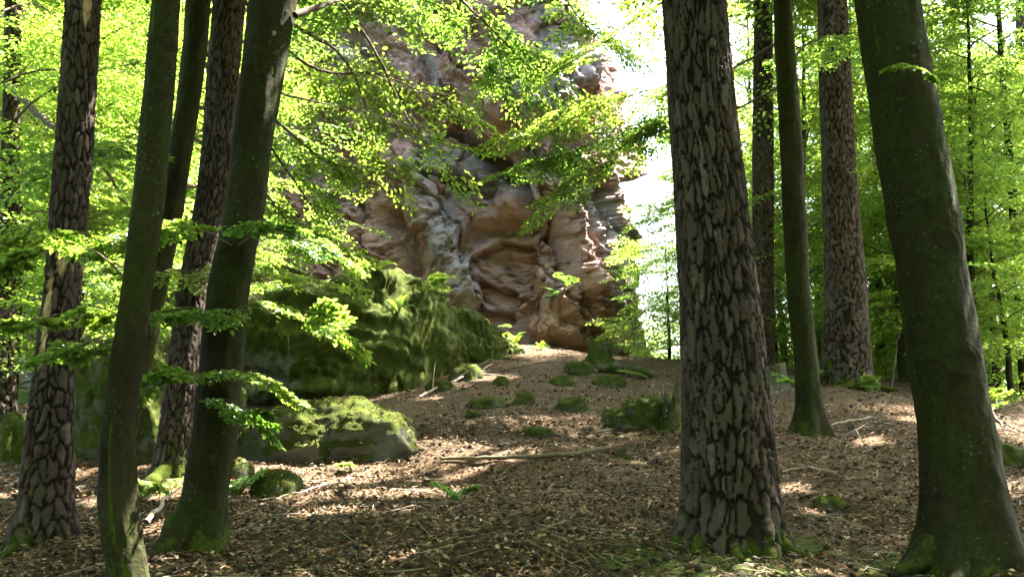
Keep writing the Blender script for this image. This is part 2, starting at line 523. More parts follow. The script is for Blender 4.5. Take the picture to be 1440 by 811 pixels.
# ------------------------------------------------------------------ the sandstone cliff
def build_cliff():
    # plan: the foot of the rock, from far left along the front, round the right corner and back
    plan = np.array([(-30, 33), (-20, 29.5), (-12, 27.3), (-7, 26.2), (-4, 25.9), (-2.2, 25.6), (-.6, 25.9), (.6, 25.4), (1.8, 25.7), (2.7, 26.6), (3.1, 28.2), (3.0, 31), (2.2, 36), (-1, 44), (-12, 50), (-30, 46)], float)
    t = np.linspace(0, len(plan) - 1, 4000)
    P = np.stack([crom(plan[:, 0], t), crom(plan[:, 1], t)], -1)
    d = np.gradient(P, axis=0)
    dens = np.where((P[:, 0] > -9) & (P[:, 1] < 31), 1.0, .18)
    s = np.concatenate([[0], np.cumsum(np.hypot(*np.diff(P, axis=0).T) * dens[1:])])
    nc = 520
    u = np.interp(np.linspace(0, s[-1], nc), s, t)
    P = np.stack([crom(plan[:, 0], u), crom(plan[:, 1], u)], -1)
    d = np.gradient(P, axis=0); d /= np.linalg.norm(d, axis=1, keepdims=True)
    nrm = np.stack([d[:, 1], -d[:, 0]], -1)
    arc = np.concatenate([[0], np.cumsum(np.hypot(*np.diff(P, axis=0).T))])
    zt = np.concatenate([np.linspace(.3, 13.2, 350), np.linspace(13.4, 19, 24)])
    Zg, A = np.meshgrid(zt, arc, indexing='ij')
    X = np.broadcast_to(P[:, 0], Zg.shape).copy(); Y = np.broadcast_to(P[:, 1], Zg.shape).copy()
    # warp
    wx = A + .5 * fbm(A * .4, Zg * .4, A * 0, 3, 31)
    wz = Zg + .35 * fbm(A * .35, Zg * .5, A * 0 + 4, 3, 32)
    off = .55 * fbm(A * .22, Zg * .25, A * 0, 3, 33)
    # blocks with flat broken faces, split by joints, at four sizes
    rag = .10 * fbm(A * 2.5, Zg * 2.5, A * 0, 4, 49, .6)
    for (sx, sz, sk, am, tl, cr, sd) in ((.42, .30, .45, .95, 1.5, .35, 5), (1.0, .75, -.3, .42, 1.6, .16, 6), (2.5, 1.9, .5, .20, 1.7, .07, 7), (6.0, 5.0, -.4, .085, 1.8, .03, 8)):
        hh, e = facet((wx + sk * wz) * sx + rag * sx, wz * sz + rag * sz, sd, tl)
        off += am * hh - cr * (1 - sstep(0, .05, e))
    # beds: each layer stands out or is eaten back, with sharp ledges
    sw = wz + .18 * A * vnoise(A * .12, Zg * .2, A * 0, 41) + .35 * fbm(A * .5, Zg * .5, A * 0, 3, 42)
    for fq, am, sd in ((1.5, .22, 1), (4.3, .12, 2), (9.0, .055, 3)):
        q = sw * fq + .25 * vnoise(A * 1.3, Zg * 1.3, A * 0, 47 + sd)
        n0 = np.floor(q); t_ = sstep(.78, 1.0, q - n0)
        r0 = hsh(n0, n0 * 0, n0 * 0, 70 + sd); r1 = hsh(n0 + 1, n0 * 0, n0 * 0, 70 + sd)
        off += am * ((r0 * (1 - t_) + r1 * t_) - .5) * (.35 + .65 * sstep(-.4, .4, vnoise(A * .35, Zg * .35, A * 0 + 7 * sd, 48)))
    off += .05 * fbm(A * 3.0, Zg * 4, A * 0, 5, 37, .65)
    pit = vnoise(A * 3.2, Zg * 4.0, A * 0, 39); off -= .12 * sstep(.45, .8, pit)
    # shaped features, given as places on the face (x, z)
    def fx(px, py): p = at(px, py, 25.6); return p[0], p[2]
    def seg(pts, width, depth):
        dmin = np.full(Zg.shape, 99.0)
        q = [fx(*p) for p in pts]
        for (ax, az), (bx, bz) in zip(q[:-1], q[1:]):
            vx, vz = bx - ax, bz - az
            tt = np.clip(((X - ax) * vx + (Zg - az) * vz) / (vx * vx + vz * vz), 0, 1)
            dmin = np.minimum(dmin, np.hypot(X - ax - vx * tt, Zg - az - vz * tt))
        return depth * np.exp(-(dmin / width) ** 2) * (Y < 30)
    def blob(px, py, rx, rz, depth):
        a, b = fx(px, py)
        return depth * np.exp(-((X - a) / rx) ** 2 - ((Zg - b) / rz) ** 2) * (Y < 30)
    off -= seg([(664, 135), (690, 190), (704, 225), (728, 262), (742, 300)], .16, 1.3)     # dark cleft
    off -= seg([(640, 232), (668, 250), (690, 262)], .16, .5)
    off -= seg([(655, 350), (680, 318), (730, 306), (790, 330)], .22, .6)                 # lip of the hollow
    off -= blob(715, 385, .85, 1.2, 1.1)                                                 # red hollow
    off += blob(715, 275, .5, .55, .55) + blob(740, 240, .6, .5, .5)                    # nose
    off += blob(760, 160, 1.0, .6, .9) + blob(790, 120, 1.1, .7, .7)                   # upper overhang
    off -= seg([(720, 205), (780, 215), (840, 190)], .35, .6)
    off -= seg([(545, 300), (565, 340), (580, 385)], .3, .8)                            # dark recess left
    off += seg([(588, 250), (600, 300), (625, 350), (665, 420)], .42, .6)                # grey rib
    off -= seg([(790, 300), (800, 380), (835, 440)], .12, .5)
    off -= seg([(832, 250), (838, 330), (850, 420)], .14, .6)
    off += seg([(815, 280), (825, 340), (830, 400)], .3, .4)
    off -= seg([(735, 470), (800, 485), (850, 500)], .12, .4)
    off -= blob(862, 470, .5, .9, .7)
    lean = -.33 * np.clip(Zg - 6.8, 0, 20)
    gx_ = np.interp(arc, [0, arc[-1]], [0, 0])
    X = X + nrm[None, :, 0] * off + lean
    Y = Y + nrm[None, :, 1] * off + .06 * np.clip(Zg - 7, 0, 20) * 0
    Zv = Zg + .12 * fbm(A * .8, Zg * .8, A * 0 + 9, 3, 38)
    shrink = sstep(14.5, 19, Zg) * 3.2
    X -= nrm[None, :, 0] * shrink; Y -= nrm[None, :, 1] * shrink
    V = np.stack([X, Y, Zv], -1).reshape(-1, 3)
    grey = np.zeros(Zg.shape)
    for (px, py, rx, rz, w) in ((640, 230, 1.3, .8, 1), (620, 320, .8, 1.4, .9), (660, 400, .5, 1.0, .9), (600, 240, .6, 1.0, .7), (800, 110, .8, .8, .6), (770, 400, .5, .8, .6), (880, 330, .6, 2.2, .55), (520, 60, 1.5, .7, .3)):
        a, b = fx(px, py); grey = np.maximum(grey, w * np.exp(-((Zg * 0 + np.broadcast_to(P[:, 0], Zg.shape) - a) / rx) ** 2 - ((Zg - b) / rz) ** 2))
    for (px, py, rx, rz) in ((715, 385, .9, 1.2), (745, 330, .9, .5), (540, 330, .9, 1.2), (780, 460, 1.4, .5)):
        a, b = fx(px, py); grey -= .8 * np.exp(-((np.broadcast_to(P[:, 0], Zg.shape) - a) / rx) ** 2 - ((Zg - b) / rz) ** 2)
    nr = len(zt)
    F4 = grid_faces(nr, nc, False)
    top = np.concatenate([np.arange((nr - 1) * nc, nr * nc)])
    V = np.concatenate([V, [[-12, 38, 19.5]]])
    ci = len(V) - 1
    tri = np.stack([top[:-1], top[1:], np.full(nc - 1, ci)], -1)
    me = mesh_from("cliff", V, [F4, tri], [CLIFF], {"grey": np.append(grey.ravel(), 0)})
    return link("cliff", me, kind="structure")
build_cliff()

# ------------------------------------------------------------------ trunks
def trunk_mesh(name, Y, outline, height, kind, nseg, step, seed, plate=(.065, .13), depth=.018, moss_h=.25, moss_top=0.0, lobes=5, lobe_amp=.16, bare=None, scars=()):
    """outline: (py, px_left, px_right) down the trunk, standing at distance Y; grown on above the last row"""
    rows = []
    for (py, l, r) in outline:
        c = at((l + r) / 2, py, Y)
        e = at(r, py, Y)
        rows.append((c[2], c[0], Y, (e - c)[0]))
    rows = np.array(sorted(rows))
    g0 = float(ground(rows[0, 1], Y))
    # below ground
    low = rows[0].copy(); low[1:2] += 0
    z0 = min(g0, rows[0, 0]) - .25
    rows = np.vstack([[z0, rows[0, 1] - (rows[1, 1] - rows[0, 1]) * .2, Y, rows[0, 3] * 1.12], rows])
    ztop = rows[-1, 0]
    dx = (rows[-1, 1] - rows[-3, 1]) / (rows[-1, 0] - rows[-3, 0])
    rt = rows[-1, 3]
    for f in (.25, .5, .75, 1.0):
        zz = ztop + (g0 + height - ztop) * f
        rows = np.vstack([rows, [zz, rows[-1, 1] + dx * .7 * (zz - rows[-1, 0]), Y, rt * (1 - f) ** .7 + .03]])
    zs = np.concatenate([np.arange(z0, ztop + .4, step), np.arange(ztop + .4 + step * 8, g0 + height, .35)])
    cx = np.interp(zs, rows[:, 0], rows[:, 1]); rr = np.interp(zs, rows[:, 0], rows[:, 3])
    kk = max(3, int(.35 / step)); kk += 1 - kk % 2
    w = np.hanning(kk + 2)[1:-1]; w /= w.sum()
    sm = lambda a: np.convolve(np.pad(a, kk // 2, mode='edge'), w, 'valid')
    nfine = int(np.sum(zs <= ztop + .4))
    cx[:nfine] = sm(cx)[:nfine]; rr[:nfine] = sm(rr)[:nfine]
    th = np.arange(nseg) / nseg * 2 * np.pi
    TH, H = np.meshgrid(th, zs)
    hg = H - g0
    RR = np.broadcast_to(rr[:, None], TH.shape); CX = np.broadcast_to(cx[:, None], TH.shape)
    r0 = float(np.median(rr[:nfine]))
    U = TH / (2 * np.pi)
    cs, sn = np.cos(TH), np.sin(TH)
    lob = np.exp(-np.maximum(hg, -.1) / .28) * lobe_amp * (np.sin(lobes * TH + seed) + .5 * np.sin((lobes + 2) * TH + 2.1 * seed + hg * .7))
    rad = RR * (1 + lob + .02 * fbm(cs * 1.1, sn * 1.1, H * 1.3, 2, seed))
    attrs = {}
    if kind == 'pine':
        nc = max(5, round(2 * np.pi * r0 / plate[0]))
        q = r0 / .3
        wu = U * nc + .5 * fbm(cs * 2.6 * q + 5, sn * 2.6 * q, H * 2.2, 3, seed + 1) + .20 * fbm(cs * 12 * q, sn * 12 * q, H * 10, 4, seed + 21, .6)
        wh = H / plate[1] + .6 * fbm(cs * 4 * q + 9, sn * 4 * q, H * 3.3, 3, seed + 2) + .14 * fbm(cs * 14 * q, sn * 14 * q, H * 16, 3, seed + 22, .6)
        f1, f2, idv = voro(wu, wh, seed, nc, .95)
        e = f2 - f1
        dep = depth * (1 + .5 * np.exp(-np.maximum(hg, 0) / .8))
        wf = .13 + .11 * vnoise(cs * 3 * q, sn * 3 * q, H * 2.5, seed + 23)
        pl = sstep(wf * .45, wf + .07, e)
        rad = rad + dep * (pl - 1) * 1.5 + dep * .4 * (idv - .5) * pl
        g1, g2, gid = voro(wu * 2.1 + .3 * vnoise(cs * 7, sn * 7, H * 9, seed + 3), wh * 2.3, seed + 7, None, .95)
        rad = rad + dep * .20 * (gid - .5) * pl - dep * .26 * (1 - sstep(0, .07, g2 - g1)) * pl
        rad = rad + .0035 * fbm(cs * 14 * r0 / .3, sn * 14 * r0 / .3, H * 38, 3, seed + 4)
        attrs['plate'] = np.clip(.6 * idv + .4 * gid, 0, 1) ** 1.3
        attrs['crack'] = 1 - sstep(wf * .6, wf + .09, e)
        br = np.zeros_like(H)
        for (bz, bt, hw, hh) in (bare or ()):
            dt = np.abs(np.mod(TH - bt + np.pi, 2 * np.pi) - np.pi)
            bm_ = sstep(.5, .75, np.exp(-(dt / hw) ** 2 - ((H - bz) / hh) ** 2) + .18 * fbm(cs * 4, sn * 4, H * 4, 3, seed + 9))
            br = np.maximum(br, bm_)
        rad = rad - br * depth * .9
        attrs['bare'] = br
    else:
        rad = rad + r0 * .05 * fbm(cs * 1.6, sn * 1.6, H * 2.2, 4, seed + 1)
        rad = rad + .0022 * ridged(cs * 1.8, sn * 1.8, H * 5, 4, seed + 2) * (1 + 1.5 * np.exp(-hg / .6)) + .0016 * fbm(cs * 6, sn * 6, H * 24, 3, seed + 3)
        sc = np.zeros_like(H)
        for (pz, pt, size) in scars:
            dt = np.mod(TH - pt + np.pi, 2 * np.pi) - np.pi
            q = np.hypot(dt * RR / size, (H - pz) / (size * .8))
            ringd = np.exp(-((q - 1) / .16) ** 2)
            arch = np.exp(-((q - 1.45) / .12) ** 2) * ((H - pz) > 0)
            rad = rad + .010 * ringd - .012 * np.exp(-(q / .6) ** 2) + .006 * arch
            sc = np.maximum(sc, np.maximum(.75 * np.exp(-(q / .75) ** 4) * .6, .5 * np.exp(-((q - 1.18) / .1) ** 2)))
        attrs['scar'] = sc
    hm = hg * (1 + .9 * fbm(cs * 1.7, sn * 1.7, H * .8, 3, seed + 31)) + .12 * fbm(cs * 3, sn * 3, H * 3, 3, seed + 32)
    attrs['moss'] = np.clip(1.0 * np.exp(-np.maximum(hm - .0, 0) / moss_h), 0, 1) * .8 + moss_top + .06 * fbm(cs, sn, H, 2, seed + 12)
    Xv = CX + cs * rad
    Yv = Y + sn * rad
    V = np.stack([Xv, Yv, H], -1).reshape(-1, 3)
    me = mesh_from(name, V, [grid_faces(len(zs), nseg)], [PINE if kind == 'pine' else BEECH], {k: v.ravel() for k, v in attrs.items()})
    base = (float(cx[0]), Y, g0)
    fn = lambda zz: np.array([np.interp(zz, zs, cx), Y, zz])
    rf = lambda zz: float(np.interp(zz, zs, rr))
    return me, base, fn, rf

# ------------------------------------------------------------------ leaf sprays
def make_spray(L, leaf, gap, seed, side_n=9):
    """a flat fan of twigs along +X, leaves in its plane; returns leaf arrays and twig segments"""
    g = np.random.default_rng(seed)
    P, D, N, S, A, B, RA = [], [], [], [], [], [], []
    def droop(p): return np.array([p[0], p[1], p[2] - .16 * p[0] ** 2 / L - .10 * abs(p[1]) ** 1.5])
    main = [np.zeros(3)]
    n = 8
    a = g.uniform(-.1, .1)
    for i in range(n):
        a += g.normal(0, .10)
        main.append(main[-1] + np.array([math.cos(a), math.sin(a), g.normal(0, .02)]) * L / n)
    main = np.array(main)
    def twig(pts, r):
        for i in range(len(pts) - 1):
            A.append(droop(pts[i])); B.append(droop(pts[i + 1])); RA.append(r * (1 - .6 * i / len(pts)))
    twig(main, .0035 * L / .9 + .001)
    def leaves(p0, ang, length, zz=0.0):
        k = max(2, int(length / gap))
        for i in range(1, k + 1):
            s = 1 if i % 2 else -1
            q = p0 + np.array([math.cos(ang), math.sin(ang), 0]) * length * i / k + np.array([0, 0, zz + g.normal(0, .012)])
            la = ang + s * g.uniform(.55, 1.05) * (0.25 if i == k else 1)
            tilt = g.normal(-.12, .22)
            d = np.array([math.cos(la), math.sin(la), tilt])
            nn = np.array([g.normal(0, .28), g.normal(0, .28), 1.0])
            P.append(droop(q)); D.append(d); N.append(nn); S.append(leaf * g.uniform(.65, 1.15))
    for j in range(side_n * 2):
        f = (j + 1.2) / (side_n * 2 + 1)
        i = min(int(f * n), n - 1)
        p0 = main[i] + (main[i + 1] - main[i]) * (f * n - i)
        s = 1 if j % 2 else -1
        ang = math.atan2(*(main[i + 1] - main[i])[[1, 0]]) + s * g.uniform(.65, 1.05)
        ln = L * (.52 * (1 - f) + .12) * g.uniform(.6, 1.15) * min(1, .5 + f * 2.2)
        e = p0 + np.array([math.cos(ang), math.sin(ang), 0]) * ln
        twig(np.array([p0, p0 * .5 + e * .5 + np.array([0, 0, .01]), e]), .0022)
        leaves(p0, ang, ln)
        if ln > .3 * L and g.random() < .7:
            for s2 in (-1, 1):
                m = p0 * .45 + e * .55
                a2 = ang + s2 * g.uniform(.5, .8)
                l2 = ln * g.uniform(.3, .5)
                leaves(m, a2, l2)
                twig(np.array([m, m + np.array([math.cos(a2), math.sin(a2), 0]) * l2]), .0016)
    leaves(main[n // 2], math.atan2(*(main[-1] - main[n // 2])[[1, 0]]), L * .5)
    return [np.array(t) for t in (P, D, N, S, A, B, RA)]

SPR_HI = [make_spray(.85, .068, .042, 100 + i) for i in range(8)]
SPR_LO = [make_spray(1.15, .088, .075, 200 + i, 8) for i in range(8)]
SPR_CAN = [make_spray(1.7, .15, .15, 300 + i, 8) for i in range(6)]

def rot_frame(direc, tilt, g):
    d = direc / np.linalg.norm(direc)
    up = np.array([0, 0, 1.0]) + g.normal(0, tilt, 3)
    t = np.cross(up, d); t /= np.linalg.norm(t)
    return np.stack([d, t, np.cross(d, t)], 1)

def put_spray(lv, tb, tpl, pos, direc, scale, tilt, g, leafscale=1.0, twigs=True):
    P, D, N, S, A, B, RA = tpl
    m = rot_frame(direc, tilt, g)
    if g.random() < .5:
        m = m * np.array([1, -1, 1])[None, :]
    lv.add(P @ m.T * scale + pos, D @ m.T, N @ m.T * (1), S * leafscale * (.5 + .5 * scale))
    if twigs and tb is not None:
        tb.segs(A @ m.T * scale + pos, B @ m.T * scale + pos, RA * scale, RA * scale * .7)

def leafy_branch(parent, pts, r0, r1, seed, n, spread=.9, size=(.7, 1.2), start=.15, tpls=None, hi=True, tilt=.3, name="branch", leafscale=1.0, droop=-.12, mat=None, cull=True):
    """a branch that leaves its tree and carries flat sprays; the leaves are a sub-part of the branch"""
    g = np.random.default_rng(seed)
    tpls = tpls or SPR_HI
    tb, lv = Tubes(), Leaves()
    pts = np.array(pts)
    P = tb.bent(pts, np.linspace(r0, r1, len(pts)), 6, 6, r0 * .15, seed)
    seglen = np.linalg.norm(np.diff(P, axis=0), axis=1).sum()
    for i in range(n):
        f = start + (1 - start) * (i + g.uniform(0, .8)) / n
        k = min(int(f * (len(P) - 1)), len(P) - 2)
        q = P[k]
        d = P[k + 1] - P[k]; d = d / np.linalg.norm(d)
        h = math.atan2(d[1], d[0]) + (1 if i % 2 else -1) * g.uniform(.35, 1.15) * spread
        dd = np.array([math.cos(h), math.sin(h), max(d[2], -.5) * .5 + g.normal(droop, .12)])
        put_spray(lv, tb, tpls[g.integers(len(tpls))], q, dd, g.uniform(*size) * (1.1 - .35 * f), tilt, g, leafscale)
    d = P[-1] - P[-3]; d = d / np.linalg.norm(d); d[2] = max(d[2], -.4); put_spray(lv, tb, tpls[0], P[-1], d, size[1] * .8, tilt, g, leafscale)
    b = link(name, tb.build(name, TWIG), parent)
    l = link("leaves", lv.build("leaves", mat or LEAF, hi, (lambda P: sunkeep(P, NG)) if cull else None, seed), b, "stuff", loc=(0, 0, 0))
    return b

# sun flecks: openings in the canopy through which the sun reaches these places
GAPS = []
def gap(px, py, r, Y=None):
    GAPS.append((ongnd(px, py) if Y is None else at(px, py, Y), r))
for a in ((640, 612, .62), (585, 622, .5), (690, 603, .4), (610, 650, .35), (545, 690, .5), (490, 675, .45), (430, 655, .3), (200, 640, .45), (150, 615, .4), (300, 610, .3), (40, 620, .5),
          (30, 660, .35), (230, 745, .25), (340, 700, .2), (790, 470, .5), (730, 490, .4), (650, 500, .3), (1240, 572, .5), (1180, 560, .35), (1300, 590, .35), (1220, 620, .25), (560, 720, .2), (1060, 700, .0),
          (1140, 720, .15), (1110, 690, .2), (1400, 690, .25), (760, 590, .18), (600, 560, .25)):
    gap(*a)
for a in ((100, 650, .45), (350, 640, .4), (420, 690, .45), (300, 680, .4), (250, 640, .4), (520, 645, .45), (180, 700, .35), (600, 690, .35), (60, 700, .4), (650, 655, .3), (460, 720, .25), (700, 640, .25)):
    gap(*a)
NG = len(GAPS)
for a in ((560, 388, .5, 15.3), (480, 392, .4, 15.2), (640, 415, .35, 15.2), (690, 450, .3, 16), (720, 460, .5, 16.5), (470, 580, .25, 9.6), (400, 590, .3, 9.6),
          (620, 330, 1.0, 25.0), (760, 420, 1.0, 25.0), (840, 300, 1.0, 25.5), (700, 150, 1.0, 25), (480, 200, 1.1, 12), (440, 100, 1.2, 11.5), (600, 120, 1.2, 12.5), (430, 330, .7, 12), (740, 120, .7, 13), (850, 200, .8, 12), (850, 60, .6, 13), (930, 150, .6, 11.8),
          (100, 390, .4, 5.6), (430, 440, .4, 6), (370, 540, .3, 6)):
    gap(*a)
GC = np.array([g_[0] for g_ in GAPS]); GR = np.array([g_[1] for g_ in GAPS])
def sunkeep(P, upto=None):
    keep = np.ones(len(P), bool)
    g = np.random.default_rng(5)
    for c, r in zip(GC[:upto], GR[:upto]):
        v = P - c
        t = v @ SUN
        d = np.linalg.norm(v - t[:, None] * SUN, axis=1)
        keep &= ~((t > .5) & (d < r * g.uniform(.75, 1.25, len(P))))
    return keep

def canopy(parent, centre, rad, n, seed, tpl=SPR_CAN, mat=LEAF, trunk_fn=None, zmin=None):
    """crown above the picture, placed and shaped for the shade it casts: limbs, and sprays through the crown's volume"""
    g = np.random.default_rng(seed)
    lv, tb = Leaves(), Tubes()
    centre, rad = np.array(centre, float), np.array(rad, float)
    for i in range(int(n * 2.2)):
        v = g.normal(size=3); v /= np.linalg.norm(v)
        p = centre + v * rad * g.uniform(.25, 1) ** .6
        if zmin is not None and p[2] < zmin: p[2] = zmin + g.uniform(0, 1.2)
        h = math.atan2(v[1], v[0]) + g.normal(0, .6)
        put_spray(lv, tb, tpl[g.integers(len(tpl))], p, np.array([math.cos(h), math.sin(h), g.normal(-.1, .15)]), g.uniform(.7, 1.2), .3, g, 1.0, False)
    if trunk_fn is not None:
        for i in range(9):
            a = g.uniform(0, 2 * math.pi)
            z0 = centre[2] + g.uniform(-.7, .4) * rad[2]
            s = trunk_fn(z0)
            e = centre + np.array([math.cos(a), math.sin(a), g.uniform(-.2, .7)]) * rad * .8
            if e[2] < z0: e[2] = z0 + .4
            b = Tubes()
            b.bent([s, s * .5 + e * .5 + np.array([0, 0, .4]), e], [.07, .045, .012], 5, 4, .02, seed + i)
            link("limb", b.build("limb", TWIG), parent)
    link("crown", lv.build("crown", mat, False, sunkeep, seed), parent, "stuff")

# ------------------------------------------------------------------ the trees in the foreground
def tree(name, label, cat, *a, **k):
    me, base, fn, rf = trunk_mesh("trunk", *a, **k)
    t = thing(name, base, label, cat)
    link("trunk", me, t)
    t["base_z"] = base[2]
    return t, fn, rf

def root(parent, pts, rads, mat=BEECH, seed=0):
    b = Tubes()
    b.bent(pts, np.array(rads) * .8, 12, 14, 0, seed)
    vv = b.V[0]; cc = vv.reshape(-1, 12, 3).mean(1, keepdims=True)
    nv = (vv.reshape(-1, 12, 3) - cc).reshape(-1, 3); b.V[0] = vv + nv * (.2 * fbm(vv[:, 0] * 9, vv[:, 1] * 9, vv[:, 2] * 9, 4, seed + 60))[:, None]
    me = b.build("root", mat)
    n = len(me.vertices)
    for kx, v in (("moss", .5 if mat is BEECH else .95), ("scar", 0), ("plate", .05), ("crack", 0), ("bare", 0)):
        at_ = me.attributes.new(kx, 'FLOAT', 'POINT'); at_.data.foreach_set("value", np.full(n, v, np.float32))
    return link("root", me, parent)

# big pine right of the slope
T7, f7, r7 = tree("pine_tree", "massive pine with deep plated bark, mossy at its flared foot", "tree", 6.6,
    [(785, 925, 1122), (760, 940, 1112), (735, 950, 1104), (705, 957, 1097), (605, 960, 1086), (505, 958, 1076), (405, 955, 1065), (200, 943, 1040), (0, 932, 1020), (-120, 925, 1010)],
    19, 'pine', 210, .0085, 3, plate=(.05, .22), depth=.019, moss_h=.10, lobes=7, lobe_amp=.055)
canopy(T7, (2.6, 8, 12.5), (2.6, 2.6, 1.6), 30, 71, mat=NEEDLE, trunk_fn=f7)
# left pine with a bare streak
z1 = at(70, 450, 6.7)[2]
T1, f1_, r1_ = tree("pine_tree", "flaky barked pine with a long bare wood streak, beside the slim curved beech", "tree", 6.7,
    [(775, 3, 112), (745, 18, 106), (705, 27, 103), (605, 37, 101), (505, 50, 105), (405, 64, 113), (300, 71, 122), (200, 79, 130), (100, 87, 136), (0, 93, 141), (-120, 100, 146)],
    18, 'pine', 130, .011, 11, plate=(.042, .12), depth=.012, moss_h=.07, lobes=5, lobe_amp=.07, bare=[(z1 + .05, -1.9, .32, .42), (at(80, 360, 6.7)[2], -1.3, .5, .18), (at(130, 10, 6.7)[2], -.9, .4, .25)])
canopy(T1, (-3.0, 8, 11.5), (2.6, 2.6, 1.6), 25, 72, mat=NEEDLE, trunk_fn=f1_)
# slim curved beech
T2, f2_, r2_ = tree("beech_tree", "slim smooth beech with a curved lower trunk and pale lichen spots", "tree", 5.4,
    [(900, 172, 224), (811, 155, 207), (760, 146, 199), (705, 140, 192), (605, 143, 187), (505, 158, 200), (405, 173, 212), (300, 186, 228), (200, 196, 238), (100, 206, 246), (0, 215, 252), (-120, 226, 260)],
    9, 'beech', 90, .014, 21, moss_h=.12, moss_top=.06, lobe_amp=.05)
canopy(T2, (-2.0, 5.5, 5.6), (3.8, 3.2, 1.1), 110, 73, trunk_fn=f2_)
# leaning beech behind
T3, f3_, r3_ = tree("beech_tree", "leaning beech trunk behind the slim curved beech, half hidden in leaves", "tree", 9.6,
    [(640, 150, 186), (505, 178, 214), (400, 200, 236), (300, 222, 256), (230, 235, 266), (150, 248, 280), (70, 258, 290), (0, 262, 296), (-120, 272, 300)],
    11, 'beech', 80, .02, 22, moss_h=.3, moss_top=.1, lobe_amp=.08)
canopy(T3, (-3.2, 11.0, 7.6), (4.2, 3.2, 1.0), 80, 74, trunk_fn=f3_)
# pine behind the big beech
T4, f4_, r4_ = tree("pine_tree", "reddish plated pine close behind the big forked-rooted beech", "tree", 9.2,
    [(672, 205, 275), (655, 214, 268), (605, 224, 272), (505, 237, 281), (405, 250, 290), (280, 276, 320), (200, 285, 329), (100, 292, 337), (0, 300, 345), (-120, 308, 352)],
    20, 'pine', 100, .016, 12, plate=(.042, .13), depth=.012, moss_h=.12, lobes=5, lobe_amp=.10)
canopy(T4, (-2.6, 10.5, 12.5), (2.6, 2.6, 1.6), 25, 75, mat=NEEDLE, trunk_fn=f4_)
# big beech left
T5, f5_, r5_ = tree("beech_tree", "stout smooth grey-green beech with spreading roots in the leaf litter", "tree", 6.35,
    [(785, 218, 322), (765, 232, 319), (735, 246, 318), (705, 254, 319), (605, 273, 333), (505, 283, 341), (405, 292, 349), (290, 319, 372), (200, 328, 382), (100, 340, 400), (0, 352, 417), (-120, 366, 432)],
    10, 'beech', 90, .015, 23, moss_h=.14, moss_top=.10, lobes=4, lobe_amp=.10,
    scars=[(at(340, 362, 6.35)[2], -1.5, .075), (at(320, 560, 6.35)[2], -1.2, .05), (at(375, 120, 6.35)[2], -1.4, .04)])
canopy(T5, (0.4, 8.0, 6.8), (4.6, 3.4, 1.2), 170, 76, trunk_fn=f5_)
# slim dark tree on the right
T9, f9_, r9_ = tree("beech_tree", "slender dark trunk with a bright mossy foot between two pines", "tree", 11.4,
    [(610, 1106, 1172), (595, 1116, 1163), (570, 1120, 1157), (505, 1118, 1149), (450, 1112, 1143), (405, 1107, 1138), (300, 1101, 1133), (200, 1097, 1128), (100, 1092, 1120), (0, 1088, 1113), (-120, 1082, 1106)],
    12, 'beech', 72, .018, 24, moss_h=.30, moss_top=-.02, lobe_amp=.10)
canopy(T9, (4.6, 13.0, 8.6), (5.2, 4.2, 1.2), 220, 77, trunk_fn=f9_)
# pine on the crest right
T10, f10_, r10_ = tree("pine_tree", "rough barked pine on the crest behind the slender dark trunk", "tree", 15.4,
    [(552, 1143, 1238), (535, 1152, 1228), (505, 1156, 1224), (405, 1160, 1218), (300, 1158, 1208), (200, 1155, 1201), (100, 1152, 1196), (0, 1150, 1190), (-120, 1147, 1184)],
    22, 'pine', 110, .022, 13, plate=(.06, .16), depth=.02, moss_h=.12, lobes=6, lobe_amp=.06)
canopy(T10, (7.0, 17, 10.3), (5.0, 4.2, 1.3), 170, 78, mat=NEEDLE, trunk_fn=f10_)
# right beech
T11, f11_, r11_ = tree("beech_tree", "broad dark beech leaning over mossy roots, with old branch scars", "tree", 6.1,
    [(815, 1262, 1462), (790, 1280, 1445), (760, 1292, 1432), (705, 1300, 1416), (605, 1293, 1396), (505, 1280, 1378), (405, 1267, 1361), (300, 1250, 1344), (200, 1233, 1326), (100, 1219, 1308), (0, 1205, 1290), (-120, 1189, 1270)],
    10, 'beech', 110, .014, 25, moss_h=.12, moss_top=-.05, lobes=5, lobe_amp=.06,
    scars=[(at(1298, 352, 6.1)[2], -1.62, .12), (at(1330, 510, 6.1)[2], -1.55, .10), (at(1260, 300, 6.1)[2], -1.9, .05), (at(1270, 90, 6.1)[2], -1.5, .05)])
canopy(T11, (4.6, 7.8, 6.7), (4.8, 3.6, 1.2), 170, 79, trunk_fn=f11_)
# far left trunk, trunk behind the big pine
T6, f6_, r6_ = tree("pine_tree", "grey pine trunk rising beyond the small mossy rock and leaf bank", "tree", 14.5,
    [(592, -14, 24), (560, -8, 22), (500, -4, 20), (405, -2, 21), (330, 0, 25), (200, 3, 27), (0, 8, 30), (-120, 12, 33)],
    18, 'pine', 70, .03, 14, plate=(.08, .14), depth=.02, moss_h=.1, lobe_amp=.06)
canopy(T6, (-6.5, 15, 9.2), (3.6, 3.4, 1.2), 40, 80, trunk_fn=f6_)
T8, f8_, r8_ = tree("pine_tree", "straight brown trunk rising behind the massive pine and the grey stump", "tree", 18.5,
    [(540, 1050, 1092), (505, 1057, 1090), (405, 1058, 1088), (200, 1058, 1088), (0, 1061, 1086), (-120, 1062, 1085)],
    20, 'pine', 70, .035, 15, plate=(.08, .14), depth=.015, moss_h=.15, lobe_amp=.06)
canopy(T8, (3.0, 18.6, 10.2), (3.4, 2.4, .9), 170, 81, mat=NEEDLE, trunk_fn=f8_)  # crown set off its trunk and thickened to shade the long boulder

